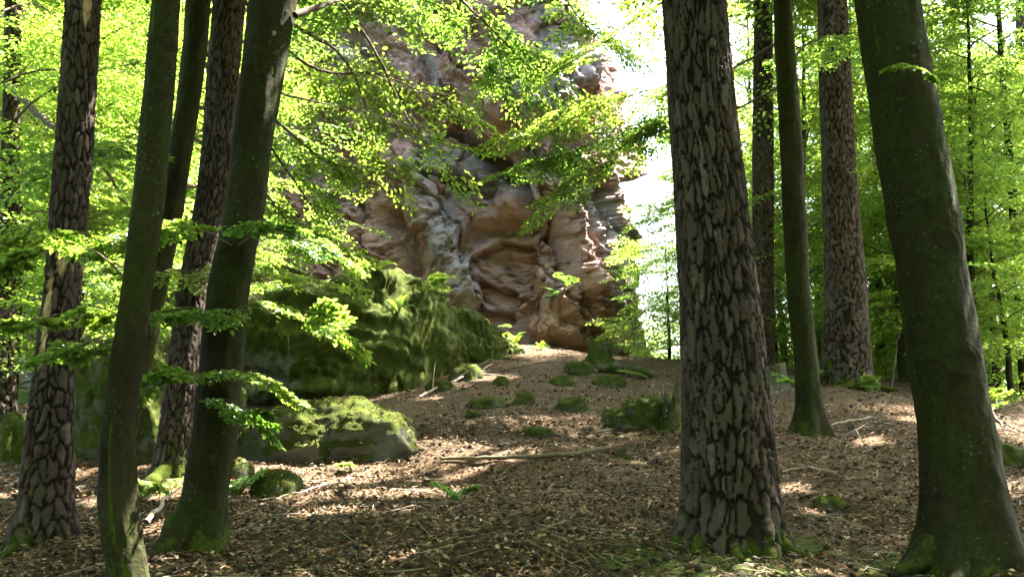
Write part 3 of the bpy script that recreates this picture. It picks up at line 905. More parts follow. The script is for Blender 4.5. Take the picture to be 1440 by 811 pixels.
# roots
p = lambda a, b, Y: at(a, b, Y)
root(T5, [p(272, 720, 6.32), p(246, 752, 6.2), p(222, 778, 6.08), p(200, 796, 5.98), p(185, 806, 5.92)], [.14, .11, .08, .055, .02], BEECH, 1)
root(T4, [p(238, 655, 9.1), p(215, 678, 8.9), p(190, 690, 8.8), p(175, 694, 8.75)], [.09, .085, .06, .02], PINE, 3)
root(T7, [p(960, 765, 6.5), p(930, 786, 6.3), p(895, 795, 6.15), p(870, 800, 6.1)], [.09, .055, .04, .01], PINE, 4)
root(T7, [p(1085, 755, 6.5), p(1112, 775, 6.35), p(1140, 782, 6.3)], [.10, .055, .015], PINE, 5)
root(T11, [p(1310, 770, 6.0), p(1280, 795, 5.9), p(1250, 808, 5.85)], [.12, .06, .02], BEECH, 6)
root(T7, [p(1030, 760, 6.35), p(1040, 785, 6.15), p(1062, 800, 6.0)], [.07, .03, .01], PINE, 9)
root(T7, [p(985, 762, 6.35), p(970, 790, 6.15), p(955, 806, 6.0)], [.06, .03, .01], PINE, 10)
root(T11, [p(1360, 780, 5.95), p(1350, 805, 5.75), p(1335, 822, 5.6)], [.11, .07, .02], BEECH, 11)
root(T1, [p(40, 755, 6.6), p(15, 775, 6.45), p(-10, 790, 6.3)], [.08, .045, .02], PINE, 7)
root(T10, [p(1220, 535, 15.2), p(1238, 546, 15.0), p(1262, 548, 14.8)], [.14, .08, .03], PINE, 8)

# ------------------------------------------------------------------ leafy branches in view
def P3(l): return [at(*a) for a in l]
# low sprays from the stout beech and the slim beech
for i, (par, pts, r, n, size) in enumerate([
    (T5, [(335, 345, 6.2), (375, 322, 6.1), (420, 332, 6.1), (450, 345, 6.1)], .008, 5, (.3, .46)),
    (T5, [(325, 345, 6.2), (280, 322, 6.0), (225, 318, 5.9), (190, 330, 5.9)], .007, 4, (.3, .45)),
    (T5, [(320, 440, 6.2), (370, 425, 6.0), (420, 440, 5.95), (465, 465, 5.95)], .007, 5, (.28, .42)),
    (T5, [(312, 445, 6.2), (270, 432, 6.0), (220, 440, 5.95)], .006, 4, (.28, .42)),
    (T5, [(310, 520, 6.2), (350, 525, 6.05), (390, 548, 6.0)], .006, 4, (.26, .36)),
    (T5, [(300, 530, 6.2), (255, 522, 6.0), (215, 535, 6.0)], .006, 4, (.28, .4)),
    (T5, [(308, 560, 6.2), (335, 568, 6.05), (352, 590, 6.05)], .005, 2, (.25, .35)),
    (T2, [(185, 400, 5.35), (130, 352, 5.5), (70, 352, 5.6), (10, 372, 5.7)], .006, 5, (.26, .38)),
    (T2, [(175, 445, 5.35), (130, 430, 5.5), (90, 440, 5.5), (50, 450, 5.55)], .005, 3, (.22, .32)),
    (T2, [(165, 490, 5.35), (130, 480, 5.4), (85, 492, 5.4)], .005, 3, (.25, .35)),
    (T3, [(215, 320, 9.6), (170, 300, 9.2), (110, 310, 9.0), (40, 330, 8.8)], .016, 11, (.7, 1.1)),
    (T3, [(235, 260, 9.6), (180, 215, 9.0), (140, 210, 8.8), (60, 250, 8.6)], .016, 11, (.7, 1.1)),
    (T3, [(205, 400, 9.6), (240, 380, 9.2), (290, 385, 9.0), (400, 390, 8.8)], .015, 10, (.6, 1.0)),
]):
    leafy_branch(par, P3(pts), r, .003, 400 + i, n, 1.0, size, .12, tilt=.22)
# high branches that hang in front of the cliff
for i, (par, pts, r, n, size) in enumerate([
    (T3, [(290, -140, 9.6), (400, 20, 11), (470, 70, 11.6), (505, 120, 12), (525, 200, 12.3)], .035, 12, (.9, 1.4)),
    (T3, [(300, -180, 9.6), (440, -40, 11), (520, 60, 11.8), (570, 160, 12), (600, 205, 12)], .03, 13, (.9, 1.4)),
    (T5, [(430, -140, 6.5), (520, -160, 9), (610, -40, 12), (690, 40, 12.6), (760, 110, 13)], .04, 12, (.9, 1.4)),
    (T3, [(285, 90, 9.7), (360, 120, 10.8), (420, 138, 11.3), (500, 154, 11.6)], .03, 12, (.8, 1.3)),
    (T3, [(270, 150, 9.7), (350, 170, 11), (410, 250, 12), (460, 320, 12.4)], .03, 13, (.8, 1.3)),
    (T5, [(440, -160, 6.5), (580, -200, 10), (650, -60, 12.5), (655, 40, 13), (660, 110, 13)], .03, 10, (.7, 1.1)),
    (T3, [(240, 260, 9.7), (330, 270, 10.8), (400, 300, 11.8), (450, 365, 12)], .025, 11, (.7, 1.2)),
    (T5, [(440, -180, 6.6), (640, -220, 10), (760, -60, 13), (810, 20, 14), (850, 60, 14)], .035, 11, (.9, 1.4)),
    (T5, [(415, 22, 6.3), (450, 8, 6.5), (490, -8, 6.9), (560, -60, 7.6)], .028, 4, (.7, 1.0)),
    (T3, [(280, 60, 9.7), (345, 58, 10.4), (420, 20, 11), (470, 30, 11.4)], .028, 9, (.8, 1.2)),
    (T3, [(285, 20, 9.7), (400, -20, 11), (540, -20, 12), (640, 20, 12.6)], .03, 12, (.9, 1.3)),
    (T3, [(290, -60, 9.7), (430, 90, 11.5), (530, 105, 12), (620, 140, 12.2)], .028, 12, (.8, 1.25)),
    (T3, [(285, 70, 9.7), (400, 180, 11.4), (480, 235, 12), (555, 225, 12.2)], .026, 12, (.75, 1.15)),
    (T3, [(300, -170, 9.7), (560, -60, 12), (680, 30, 12.8), (710, 110, 13)], .03, 12, (.8, 1.25)),
    (T3, [(262, 190, 9.7), (340, 230, 10.8), (420, 330, 11.8), (480, 350, 12)], .022, 9, (.6, .9)),
    (T9, [(1100, 120, 11.4), (1010, 165, 11.7), (920, 185, 12), (840, 230, 12.2), (790, 285, 12.2)], .014, 18, (.65, 1.0)),
    (T9, [(1040, 150, 11.6), (960, 160, 11.9), (880, 180, 12.2), (800, 215, 12.3), (730, 235, 12.4)], .012, 16, (.6, .9)),
    (T9, [(1095, 60, 11.4), (1000, 110, 11.8), (900, 130, 12.2), (820, 160, 12.4), (740, 190, 12.5)], .014, 18, (.65, 1.0)),
    (T9, [(1090, -20, 11.4), (1000, -30, 12), (920, 10, 12.5), (850, 60, 13), (800, 90, 13)], .018, 13, (.9, 1.3)),
    
    (T9, [(1100, 100, 11.5), (1140, 60, 11.8), (1190, 60, 12.2), (1240, 90, 12.4)], .02, 7, (.7, 1.0)),
    (T11, [(1250, 118, 6.0), (1268, 92, 5.7), (1292, 100, 5.55)], .003, 2, (.13, .2)),
    (T10, [(1175, 80, 15.2), (1185, 66, 14.9), (1200, 62, 14.8)], .008, 2, (.4, .5)),
]):
    leafy_branch(par, P3(pts), r, .004, 500 + i, n, 1.0, size, .12 if par is T9 else .3, tilt=.3, cull=par is not T9)
leafy_branch(T6, P3([(12, 120, 14.3), (60, 165, 13), (110, 205, 12.2), (150, 245, 12), (178, 288, 12)]), .06, .015, 600, 8, 1.0, (.6, 1.0), .3)

# ------------------------------------------------------------------ background trees
def bg_variant(seed, h, zlow, rad, nlimb, per):
    """trunk + crown meshes at the origin"""
    g = np.random.default_rng(seed)
    tb, lv = Tubes(), Leaves()
    bend = g.normal(0, .25, 2)
    tp = np.array([[0, 0, -.4], [bend[0] * .2, bend[1] * .2, h * .3], [bend[0], bend[1], h * .65], [bend[0] * 1.3, bend[1] * 1.3, h]])
    r0 = .008 * h + .025
    Pt = tb.bent(tp, [r0 * 1.25, r0 * .85, r0 * .5, .015], 9, 7, .01, seed)
    lb = Tubes()
    for i in range(nlimb):
        f = (i + g.random()) / nlimb
        zz = zlow + (h - zlow) * f
        s = np.array([np.interp(zz, Pt[:, 2], Pt[:, k]) for k in range(3)])
        a = i * 2.4 + g.normal(0, .4)
        ln = rad * (1 - .6 * max(0, f - .35) / .65) * g.uniform(.65, 1.1)
        up = g.uniform(.1, .55)
        e = s + np.array([math.cos(a), math.sin(a), up]) * ln
        m = s * .5 + e * .5 + np.array([0, 0, .12 * ln])
        Pl = lb.bent([s, m, e], [r0 * .22, r0 * .13, .006], 5, 4, .02, seed + i)
        for j in range(per):
            q = Pl[min(len(Pl) - 1, 1 + int((j + g.random()) / per * (len(Pl) - 1)))]
            hh = a + g.normal(0, .8)
            put_spray(lv, None, SPR_LO[g.integers(len(SPR_LO))], q + g.normal(0, .08, 3), np.array([math.cos(hh), math.sin(hh), g.normal(-.08, .12)]), g.uniform(.7, 1.25), .25, g, 1.0, False)
    tme = tb.build("trunk", BEECH)
    n = len(tme.vertices)
    for kx in ("moss", "scar"):
        tme.attributes.new(kx, 'FLOAT', 'POINT')
    return tme, lb.build("limbs", TWIG), lv.build("crown", LEAF, False, None, seed)

BG = [bg_variant(900, 9, .9, 2.6, 26, 9), bg_variant(901, 11, 1.2, 3.0, 28, 9), bg_variant(902, 7, .5, 2.2, 22, 8), bg_variant(903, 15, 1.8, 3.4, 36, 9), bg_variant(904, 16, 1.4, 3.6, 36, 9), bg_variant(905, 4, .2, 1.5, 16, 6)]
BGC = [0]
def bg_tree(x, y, v, s, rz, label, group, name="beech_tree"):
    t = thing(name, (x, y, float(ground(x, y)) - .05), label, "tree", group)
    t.rotation_euler = (0, 0, rz); t.scale = (s, s, s)
    for nm, me, kd in zip(("trunk", "limbs", "crown"), BG[v], (None, None, "stuff")):
        o = bpy.data.objects.new(nm, me); COL.objects.link(o); o.parent = t
        if kd: o["kind"] = kd
    return t
g = np.random.default_rng(55)
def row(specs, label, group):
    look = ("mid-height", "mid-height", "small", "tall", "tall", "low bushy")
    for (px, Y, v, s) in specs:
        bg_tree((px - 720) / F * Y, Y, v, s, g.uniform(0, 6.28), look[v] + " " + label, look[v] + " " + group)
row([(-60, 13, 1, .9), (20, 17, 0, 1), (60, 21, 3, 1), (110, 15, 2, .9), (150, 24, 4, 1), (190, 18.5, 1, 1), (-30, 23, 4, 1), (250, 21.5, 0, 1.0), (90, 30, 3, 1.2), (220, 29, 4, 1.1), (-120, 30, 4, 1.2), (0, 38, 3, 1.3), (310, 20, 2, 1.0), (160, 38, 4, 1.3), (-180, 19, 3, 1.0)],
    "leafy young beech in the bright thicket behind the dark mossy boulders", "beeches in the thicket behind the boulders")
row([(1010, 27, 0, 1.0), (1090, 23, 2, 1), (1130, 28, 1, 1), (1240, 22, 0, 1), (1290, 26, 1, 1.1), (1330, 20, 2, 1), (1390, 23, 0, 1.0), (1440, 18.5, 1, .9), (1180, 33, 3, 1.1), (1250, 36, 4, 1.1), (1350, 32, 3, 1.2), (1430, 30, 4, 1.2), (1100, 40, 4, 1.0), (1040, 36, 0, 1.1), (1300, 44, 4, 1.4), (1400, 42, 3, 1.4), (1200, 25, 5, 1.0), (1310, 18, 5, 1.0), (1420, 16.5, 5, .9), (1130, 20, 0, .9), (1270, 17.5, 2, 1.0), (1370, 17, 0, .85), (1060, 30, 3, 1.0), (1210, 28, 4, 1.0), (1400, 20, 2, 1.0), (1285, 21, 5, 1.2), (1450, 22, 0, 1.0), (1105, 25, 0, 1.0), (1150, 23, 5, 1.2), (1345, 23, 0, 1.0), (1240, 30, 1, 1.2), (1390, 28, 1, 1.2)],
    "leafy beech downhill beyond the rough pine on the crest", "beeches downhill beyond the crest")
row([(942, 21, 5, .75), (985, 19.5, 5, .8)], "beech leaning over the crest beside the cliff", "beeches beside the cliff")
row([(880, 62, 0, 1.0), (920, 70, 1, 1.1), (960, 58, 2, 1.2), (1000, 66, 1, 1.2), (850, 75, 1, 1.2), (940, 85, 3, 1.0), (900, 95, 4, 1.0), (1060, 60, 1, 1.2), (1120, 70, 3, 1.0), (1180, 60, 1, 1.4), (1260, 66, 3, 1.3), (1360, 60, 3, 1.3), (1450, 66, 4, 1.3), (20, 60, 4, 1.2), (120, 64, 3, 1.3), (-90, 58, 4, 1.3), (230, 62, 4, 1.2)],
    "pale distant tree in the valley past the foot of the cliff", "distant trees in the valley")
row2 = [(-3.5, -5, 4, 1.1), (4.5, -4, 3, 1.1), (0.5, -10, 4, 1.3), (-9, -3, 3, 1.2), (10, -2, 4, 1.2), (-7, 4, 4, 1.0), (8.5, 4.5, 3, 1.1), (-14, -9, 4, 1.3), (13, -10, 3, 1.3), (-6, -14, 3, 1.4), (7, -14, 4, 1.4), (-13, 6, 4, 1.2), (14.5, 7, 4, 1.2), (-2.2, -2.2, 3, .95), (2.4, -1.8, 4, .95), (-5.5, 0, 4, .9), (6.0, .5, 3, .95),
        (-1.5, -7, 1, 1.1), (2.5, -7.5, 0, 1.2), (-5.5, -8, 0, 1.2), (6.5, -8, 1, 1.1), (-10, -7, 1, 1.2), (10.5, -6.5, 0, 1.2), (-10.5, 1.5, 1, 1.1), (11.5, 2, 1, 1.1), (-3.5, -11.5, 1, 1.3), (4, -12, 1, 1.3), (-17, -2, 4, 1.2), (17, -3, 4, 1.2)]  # unseen trees added around the camera to keep sky light off the foreground
for (x_, y_, v_, s_) in row2:
    s_ = s_ * (.78 if y_ < -5.5 else 1)
    bg_tree(x_, y_, v_, s_, g.uniform(0, 6.28), "unseen beech of the same wood, added to block sky light", "unseen beeches added for shade")
# two far pine stems in the leaves
for (px, Y, h, lab) in ((1342, 27, 18, "slim pinkish pine stem among the leaves behind the leaning beech"), (1436, 24, 17, "thin reddish pine stem in the thicket beyond the leaning beech"), (1154, 30, 16, "pale thin stem glimpsed between the slender trunk and crest pine")):
    t, fn, rf = tree("pine_tree", lab, "tree", Y, [(600, px - 9, px + 9), (400, px - 8, px + 8), (200, px - 8, px + 8), (0, px - 7, px + 7), (-100, px - 7, px + 7)], h, 'pine', 26, .08, 40 + int(px), plate=(.1, .2), depth=.01)
    canopy(t, fn(h - 3), (2.4, 2.4, 2), 26, 90 + int(px), mat=NEEDLE, trunk_fn=fn)

# ------------------------------------------------------------------ rocks
def ico(sub):
    bm = bmesh.new(); bmesh.ops.create_icosphere(bm, subdivisions=sub, radius=1)
    V = np.array([v.co[:] for v in bm.verts]); Fc = np.array([[v.index for v in f.verts] for f in bm.faces]); bm.free()
    return V, Fc
ICO = {k: ico(k) for k in (3, 4, 5, 6)}

ROCKP, ROCKLEAF = [], .02
def moss_part(parent, V, Fc, n, length, seed, thr=.25, wgt=None):
    """short standing moss blades on the upward faces"""
    g = np.random.default_rng(seed)
    a, b, c = V[Fc[:, 0]], V[Fc[:, 1]], V[Fc[:, 2]]
    nn = np.cross(b - a, c - a); ar = np.linalg.norm(nn, axis=1) + 1e-12
    nn = nn / ar[:, None]
    cen = (a + b + c) / 3
    w = ar * np.clip(nn[:, 2] - thr + .5 * fbm(cen[:, 0] * 3, cen[:, 1] * 3, cen[:, 2] * 3, 3, seed), 0, .6)
    w *= (cen[:, 2] > ground(cen[:, 0], cen[:, 1]) - .02)
    i = g.choice(len(Fc), n, p=w / w.sum())
    u, v = g.random(n), g.random(n)
    m = u + v > 1; u[m], v[m] = 1 - u[m], 1 - v[m]
    P = a[i] + (b[i] - a[i]) * u[:, None] + (c[i] - a[i]) * v[:, None]
    N = nn[i] + g.normal(0, .45, (n, 3)); N /= np.linalg.norm(N, axis=1, keepdims=True)
    T = np.cross(N, g.normal(size=(n, 3))); T /= np.linalg.norm(T, axis=1, keepdims=True)
    kk = g.random(n) < ROCKLEAF
    ROCKP.append(P[kk] + np.array([0, 0, .012]))
    L = length * g.uniform(.5, 1.3, (n, 1))
    VV = np.stack([P - N * .003 + T * L * .22, P - N * .003 - T * L * .22, P + N * L], 1).reshape(-1, 3)
    me = mesh_from("moss", VV, [np.arange(n * 3).reshape(-1, 3)], [MOSSB], {"rnd": np.repeat(g.random(n), 3)}, smooth=False)
    return link("moss", me, parent, "stuff", loc=(0, 0, 0) if parent.data else None)

def rock(name, centre, size, seed, label, cat, sub=5, rough=.16, moss=.75, nm=2500, ml=.011, strata=.0, rotz=0.0, sq=2.4, group=None, tilt=0.0, thr=.2):
    V, Fc = ICO[sub]
    g = np.random.default_rng(seed)
    # superellipsoid, noise, beds
    n_ = (np.abs(V) ** sq).sum(1) ** (-1 / sq)
    W = V * n_[:, None]
    off = rough * fbm(V[:, 0] * 1.3 + seed, V[:, 1] * 1.3, V[:, 2] * 1.3, 5, seed) + rough * .45 * ridged(V[:, 0] * 2 + seed, V[:, 1] * 2, V[:, 2] * 2.8, 3, seed + 1)
    W = W * (1 + off)[:, None]
    W = W * np.array(size)
    if strata:
        s = vnoise(W[:, 2] * 9 + .7 * vnoise(W[:, 0] * 2, W[:, 1] * 2, W[:, 2] * 2, seed), W[:, 0] * .8, W[:, 1] * .8, seed + 2)
        W[:, :2] *= (1 + strata * s)[:, None]
    W = W + (.035 * np.abs(fbm(W[:, 0] * 7 + seed, W[:, 1] * 7, W[:, 2] * 7, 3, seed + 4)) * min(1.0, size[0] * 3))[:, None] * V
    W = W + .010 * fbm(W[:, 0] * 14, W[:, 1] * 14, W[:, 2] * 14, 3, seed + 3)[:, None] * V
    ct, st = math.cos(tilt), math.sin(tilt)
    W = np.stack([W[:, 0] * ct + W[:, 2] * st, W[:, 1], -W[:, 0] * st + W[:, 2] * ct], -1)
    cr, sr = math.cos(rotz), math.sin(rotz)
    W = np.stack([W[:, 0] * cr - W[:, 1] * sr, W[:, 0] * sr + W[:, 1] * cr, W[:, 2]], -1) + np.array(centre)
    me = mesh_from(name, W, [Fc], [MOSSROCK])
    nz = np.array([v.vector[2] for v in me.vertex_normals])
    a = me.attributes.new("moss", 'FLOAT', 'POINT'); a.data.foreach_set("value", np.clip(moss + .5 * (nz - .3), 0, 1.2).astype(np.float32))
    o = link(name, me, None, None, label, cat, group)
    if nm: moss_part(o, W, Fc, nm, ml, seed + 5, thr)
    return o, W, Fc

# the long mossy boulder on the slope: loaf-shaped, beds running along it, undercut in front
def long_boulder():
    # (px of station, top py, bottom py, depth along view of its axis, half thickness)
    st = []
    for (px, top, bot, wd) in ((318, 530, 560, .3), (336, 478, 568, .7), (370, 428, 570, .95), (415, 404, 570, 1.1), (480, 402, 565, 1.15), (560, 404, 550, 1.1), (610, 420, 532, 1.0), (650, 440, 516, .85), (685, 462, 502, .65), (712, 478, 494, .45), (735, 488, 490, .25)):
        st.append((px, top, bot, min(ongnd(px, bot)[1], 19.5) + wd * .8, wd))
    st = np.array(st, float)
    tops = np.array([at(a[0], a[1], a[3]) for a in st]); bots = np.array([at(a[0], a[2], a[3]) for a in st])
    n, m = 290, 160
    t = np.linspace(0, len(st) - 1, n)
    X = crom(tops[:, 0], t); Yc = crom(st[:, 3], t); Zt = crom(tops[:, 2], t); Zb = crom(bots[:, 2], t) - .55; Wd = np.maximum(crom(st[:, 4], t), .05)
    EX, EZ = .42, .5
    pd = np.linspace(-.25 * np.pi, 1.25 * np.pi, 6000)
    pc = np.sign(np.cos(pd)) * np.abs(np.cos(pd)) ** EX * 1.1; ps = np.sign(np.sin(pd)) * np.abs(np.sin(pd)) ** EZ * 1.05
    al = np.concatenate([[0], np.cumsum(np.hypot(np.diff(pc), np.diff(ps)))])
    ph = np.interp(np.linspace(0, al[-1], m), al, pd)
    PH, TT = np.meshgrid(ph, np.arange(n))
    c, s = np.cos(PH), np.sin(PH)
    cs = np.sign(c) * np.abs(c) ** EX; ss = np.sign(s) * np.abs(s) ** EZ
    h = (Zt - Zb)[:, None]
    xx = np.broadcast_to(X[:, None], PH.shape).copy()
    zz = Zb[:, None] + h * np.clip(.42 + .58 * ss, -.2, 1.2)
    yy = Yc[:, None] - Wd[:, None] * cs
    rel = (zz - Zb[:, None]) / h
    # the crest leans toward the slope above: top set back, foot undercut
    yy = yy - .10 * Wd[:, None] * sstep(.35, 1.0, rel) * (cs > 0) * .7
    under = sstep(.34, .12, rel) * (cs > 0) * sstep(at(620, 500, 16)[0], at(520, 500, 15.8)[0], xx)
    yy = yy + under * .45
    bedz = zz + .10 * (xx + 2.2) + .10 * fbm(xx * 1.2, yy * 1.2, zz * 1.2, 3, 61)
    bed = vnoise(bedz * 5.2, xx * .4, yy * .4, 62) * .08 + ridged(bedz * 2.6, xx * .3, yy * .3, 3, 63) * .06
    nx, ny, nz = 0 * cs, -cs, ss
    for fq, am, sd in ((2.6, .30, 1), (6.5, .12, 2)):
        q = bedz * fq + .3 * vnoise(xx * 1.5, yy * 1.5, zz, 80 + sd)
        n0 = np.floor(q); t_ = sstep(.7, 1.0, q - n0)
        bed = bed + am * (hsh(n0, n0 * 0, n0 * 0, 90 + sd) * (1 - t_) + hsh(n0 + 1, n0 * 0, n0 * 0, 90 + sd) * t_ - .5)
    cush = np.abs(fbm(xx * 5, yy * 5, zz * 5, 3, 69)) * .05
    bed = bed + cush
    off = bed + .16 * fbm(xx * .7, yy * .7, zz * .9, 3, 64) + .03 * fbm(xx * 3, yy * 3, zz * 8, 4, 65) + .035 * fbm(xx * 9, yy * 9, zz * 14, 4, 66, .6)
    edge = sstep(0, 25, TT) * sstep(n - 1, n - 25, TT)
    off = off * (.3 + .7 * edge)
    yy += ny * off; zz += nz * off * .8
    xx += .12 * fbm(yy * 1.5, zz * 1.5, xx * .6, 3, 67)
    V = np.stack([xx, yy, zz], -1).reshape(-1, 3)
    f = grid_faces(n, m, False)
    tri = np.concatenate([f[:, [0, 1, 2]], f[:, [0, 2, 3]]])
    me = mesh_from("boulder", V, [f], [MOSSROCK])
    nzz = np.array([v.vector[2] for v in me.vertex_normals])
    left = sstep(at(455, 500, 15)[0], at(400, 500, 15)[0], V[:, 0]) * sstep(at(0, 470, 15)[2], at(0, 520, 15)[2], V[:, 2])
    mo = np.clip(1.05 + .3 * (nzz - .1) - .8 * left, -.2, 1.4)
    a = me.attributes.new("moss", 'FLOAT', 'POINT'); a.data.foreach_set("value", mo.astype(np.float32))
    o = link("boulder", me, None, None, "long layered boulder thick with moss, ferns on its ridge, below the cliff", "boulder")
    aa, bb, cc = V[tri[:, 0]], V[tri[:, 1]], V[tri[:, 2]]
    moss_part(o, V, tri, 60000, .017, 68, -.1)
    return V
LB = long_boulder()

def grock(px, py, wpx, hpx, seed, label, cat="rock", depth_ratio=.8, **k):
    """a rock whose foot shows at (px, py) and which is wpx wide and hpx high in the picture"""
    b = ongnd(px, py)
    s = b[1] / F / math.cos(math.atan2(abs(b[0]), b[1]))
    w, h = wpx * s / 2, hpx * s
    c = np.array([b[0], b[1] + w * depth_ratio * .55, 0]); c[2] = float(ground(c[0], c[1]))
    top = b[2] + h
    hz = max(.04, (top - c[2]) * 1.0)
    c[2] = top - hz * 1.25
    return rock(k.pop("name", "mossy_rock"), c, (w, w * depth_ratio, hz * 1.25), seed, label, cat, **k)

grock(452, 645, 244, 76, 81, "low broad moss-covered boulder beside the stout beech", "boulder", .75, name="boulder", sub=6, rough=.13, strata=.05, nm=26000, ml=.011, moss=.62, sq=2.8)
grock(165, 640, 150, 132, 82, "tall dark mossy boulder behind the slim curved beech", "boulder", .8, name="boulder", sub=6, rough=.15, strata=.05, nm=9000, ml=.011, moss=.75, sq=3)
grock(265, 618, 120, 95, 101, "dark mossy boulder between the leaning beech and the reddish pine", "boulder", .8, name="boulder", sub=5, rough=.15, strata=.05, nm=5000, ml=.011, moss=.75, sq=3)
grock(22, 652, 66, 56, 83, "rounded mossy rock beside the flaky barked pine", nm=3000)
grock(387, 698, 62, 32, 84, "small round moss-topped rock in front of the low broad boulder", nm=1800, sub=4)
grock(336, 672, 36, 20, 85, "little mossy stone tucked against the stout beech", nm=900, sub=4)
grock(545, 636, 44, 18, 103, "mossy stone at the end of the low broad boulder", nm=700, sub=4)
grock(1170, 719, 42, 17, 86, "lone mossy stone in the litter between massive pine and leaning beech", nm=1200, sub=4, rough=.08)
grock(912, 600, 100, 34, 87, "flat topped mossy rock beside the broken stump and massive pine", nm=5000, rough=.2, sq=3.2, rotz=.3)
grock(872, 592, 46, 18, 88, "low dark stone at the side of the flat topped mossy rock", nm=900, sub=4)
grock(806, 580, 46, 20, 89, "tilted wedge of mossy stone on the open slope", nm=1300, sub=4, tilt=-.25)
grock(686, 574, 52, 14, 90, "flat moss cushion over a buried stone on the slope", nm=1300, sub=4, rough=.1)
grock(735, 568, 30, 15, 91, "small mossy stone beside the flat moss cushion", nm=600, sub=4, tilt=.5)
grock(655, 534, 44, 20, 92, "mossy stone at the foot of the long layered boulder", nm=1200, sub=4)
grock(618, 548, 36, 12, 93, "low mossy lump beside the pale dead twigs", nm=800, sub=4)
grock(704, 542, 24, 11, 94, "dark little stone uphill of the flat moss cushion", nm=400, sub=4)
grock(815, 527, 38, 18, 95, "mossy stone just below the tall mossy stump", nm=900, sub=4)
grock(858, 543, 44, 14, 96, "thin moss cushion downhill of the dark mossy log", nm=900, sub=4, rough=.1)
grock(790, 541, 36, 12, 102, "thin moss cushion below the mossy stone by the stump", nm=800, sub=4, rough=.1)
grock(757, 612, 44, 10, 97, "half buried dark stone in the open litter", nm=400, sub=4)
grock(1415, 654, 56, 22, 98, "mossy stone behind the leaning beech by the dead branch", nm=900, sub=4)
grock(668, 586, 24, 7, 99, "tiny half sunk stone by the bright sun fleck", nm=200, sub=3)
grock(775, 490, 30, 12, 104, "mossy stone by the ferns at the cliff foot", nm=500, sub=4)

# ------------------------------------------------------------------ stumps and logs
def stump(px, py, wpx, hpx, seed, label, moss, jag=.05, nm=2500, lean=0.0, flare=.55, taper=.12):
    b = ongnd(px, py)
    s = b[1] / F
    r, h = wpx * s / 2, hpx * s
    n, m = 64, 46
    th = np.arange(n) / n * 2 * np.pi
    zz = np.linspace(-.12, 1, m)
    TH, Z = np.meshgrid(th, zz)
    hz = h * (1 + jag * 4 * vnoise(np.cos(TH) * 1.4 + seed, np.sin(TH) * 1.4, TH * 0, seed) + jag * vnoise(np.cos(TH) * 6, np.sin(TH) * 6, TH * 0, seed + 1))
    rad = r * (1 - taper * Z + flare * np.exp(-np.maximum(Z, -.05) * 4.5) * (1 + .45 * np.sin(5 * TH + seed) + .25 * np.sin(8 * TH)))
    rad *= 1 + .05 * ridged(np.cos(TH) * 3, np.sin(TH) * 3, Z * .6, 3, seed + 2) + .03 * fbm(np.cos(TH) * 5, np.sin(TH) * 5, Z * 8, 3, seed + 3)
    X = b[0] + np.cos(TH) * rad + lean * Z * h; Y = b[1] + r + np.sin(TH) * rad; ZZ = b[2] + Z * hz
    V = np.stack([X, Y, ZZ], -1).reshape(-1, 3)
    f = grid_faces(m, n)
    t = thing("tree_stump", (b[0], b[1] + r, b[2]), label, "stump")
    tri = np.concatenate([f[:, [0, 1, 2]], f[:, [0, 2, 3]]])
    mo = np.clip(moss - .15 * Z.ravel(), 0, 1)
    link("bark", mesh_from("bark", V, [f], [STUMPW], {"moss": mo}), t)
    # cut face, a little below the rim
    rings = []
    for q in np.linspace(1, .05, 7):
        top = V[-n:]
        cen = top.mean(0)
        p_ = cen + (top - cen) * q * .985; p_[:, 2] = top[:, 2] * q + cen[2] * (1 - q) - .012 - .02 * (1 - q) + .01 * vnoise(p_[:, 0] * 20, p_[:, 1] * 20, p_[:, 0] * 0, seed)
        rings.append(p_)
    link("cut_face", mesh_from("cut_face", np.concatenate(rings), [grid_faces(7, n)], [STUMPW], {"moss": np.full(7 * n, moss * .8)}), t)
    if nm: moss_part(t, V, tri, nm, .014, seed + 8, -.3)
stump(845, 516, 31, 38, 111, "tall mossy cut stump standing on the crest before the cliff", .8, .05, 4000, .05, .95, .14)
stump(1095, 552, 34, 40, 112, "bare grey stump between the massive pine and the slender trunk", .15, .03, 500)
stump(944, 606, 22, 42, 113, "broken leaning stump stub in moss beside the massive pine", .55, .16, 1500, .1)
stump(876, 646, 16, 12, 114, "rotten little stub at the end of the fallen pole", .6, .2, 500)

def log(name, pts, rads, label, cat, mat, k=10, wob=.006, seed=0, moss=None, nm=0):
    b = Tubes(); b.bent(pts, rads, k, 10, wob, seed)
    V = np.concatenate(b.V)
    ends = np.arange(len(V)).reshape(-1, k)
    me = mesh_from(name, V, [np.concatenate(b.F), ends[[0, -1]]], [mat], {"moss": np.full(len(V), moss or 0)})
    o = link(name, me, None, None, label, cat)
    if nm:
        f = b.F[0]
        moss_part(o, V, np.concatenate([f[:, [0, 2, 1]], f[:, [0, 3, 2]]]), nm, .02, seed + 3, .0)
    return o
def gp(px, py, up=.02):
    q = ongnd(px, py); q[2] += up; return q
log("fallen_pole", [gp(622, 650, .03), gp(700, 649, .035), gp(790, 645, .04), gp(858, 637, .06)], [.016, .02, .022, .022], "long thin fallen pole lying across the open slope", "log", POLEW, seed=1)
log("mossy_log", [gp(842, 523, .05), gp(870, 524, .08), gp(900, 527, .06), gp(924, 530, .03)], [.07, .10, .08, .03], "short dark log with moss lying beside the tall mossy stump", "log", STUMPW, 12, .012, 2, .45, 1500)
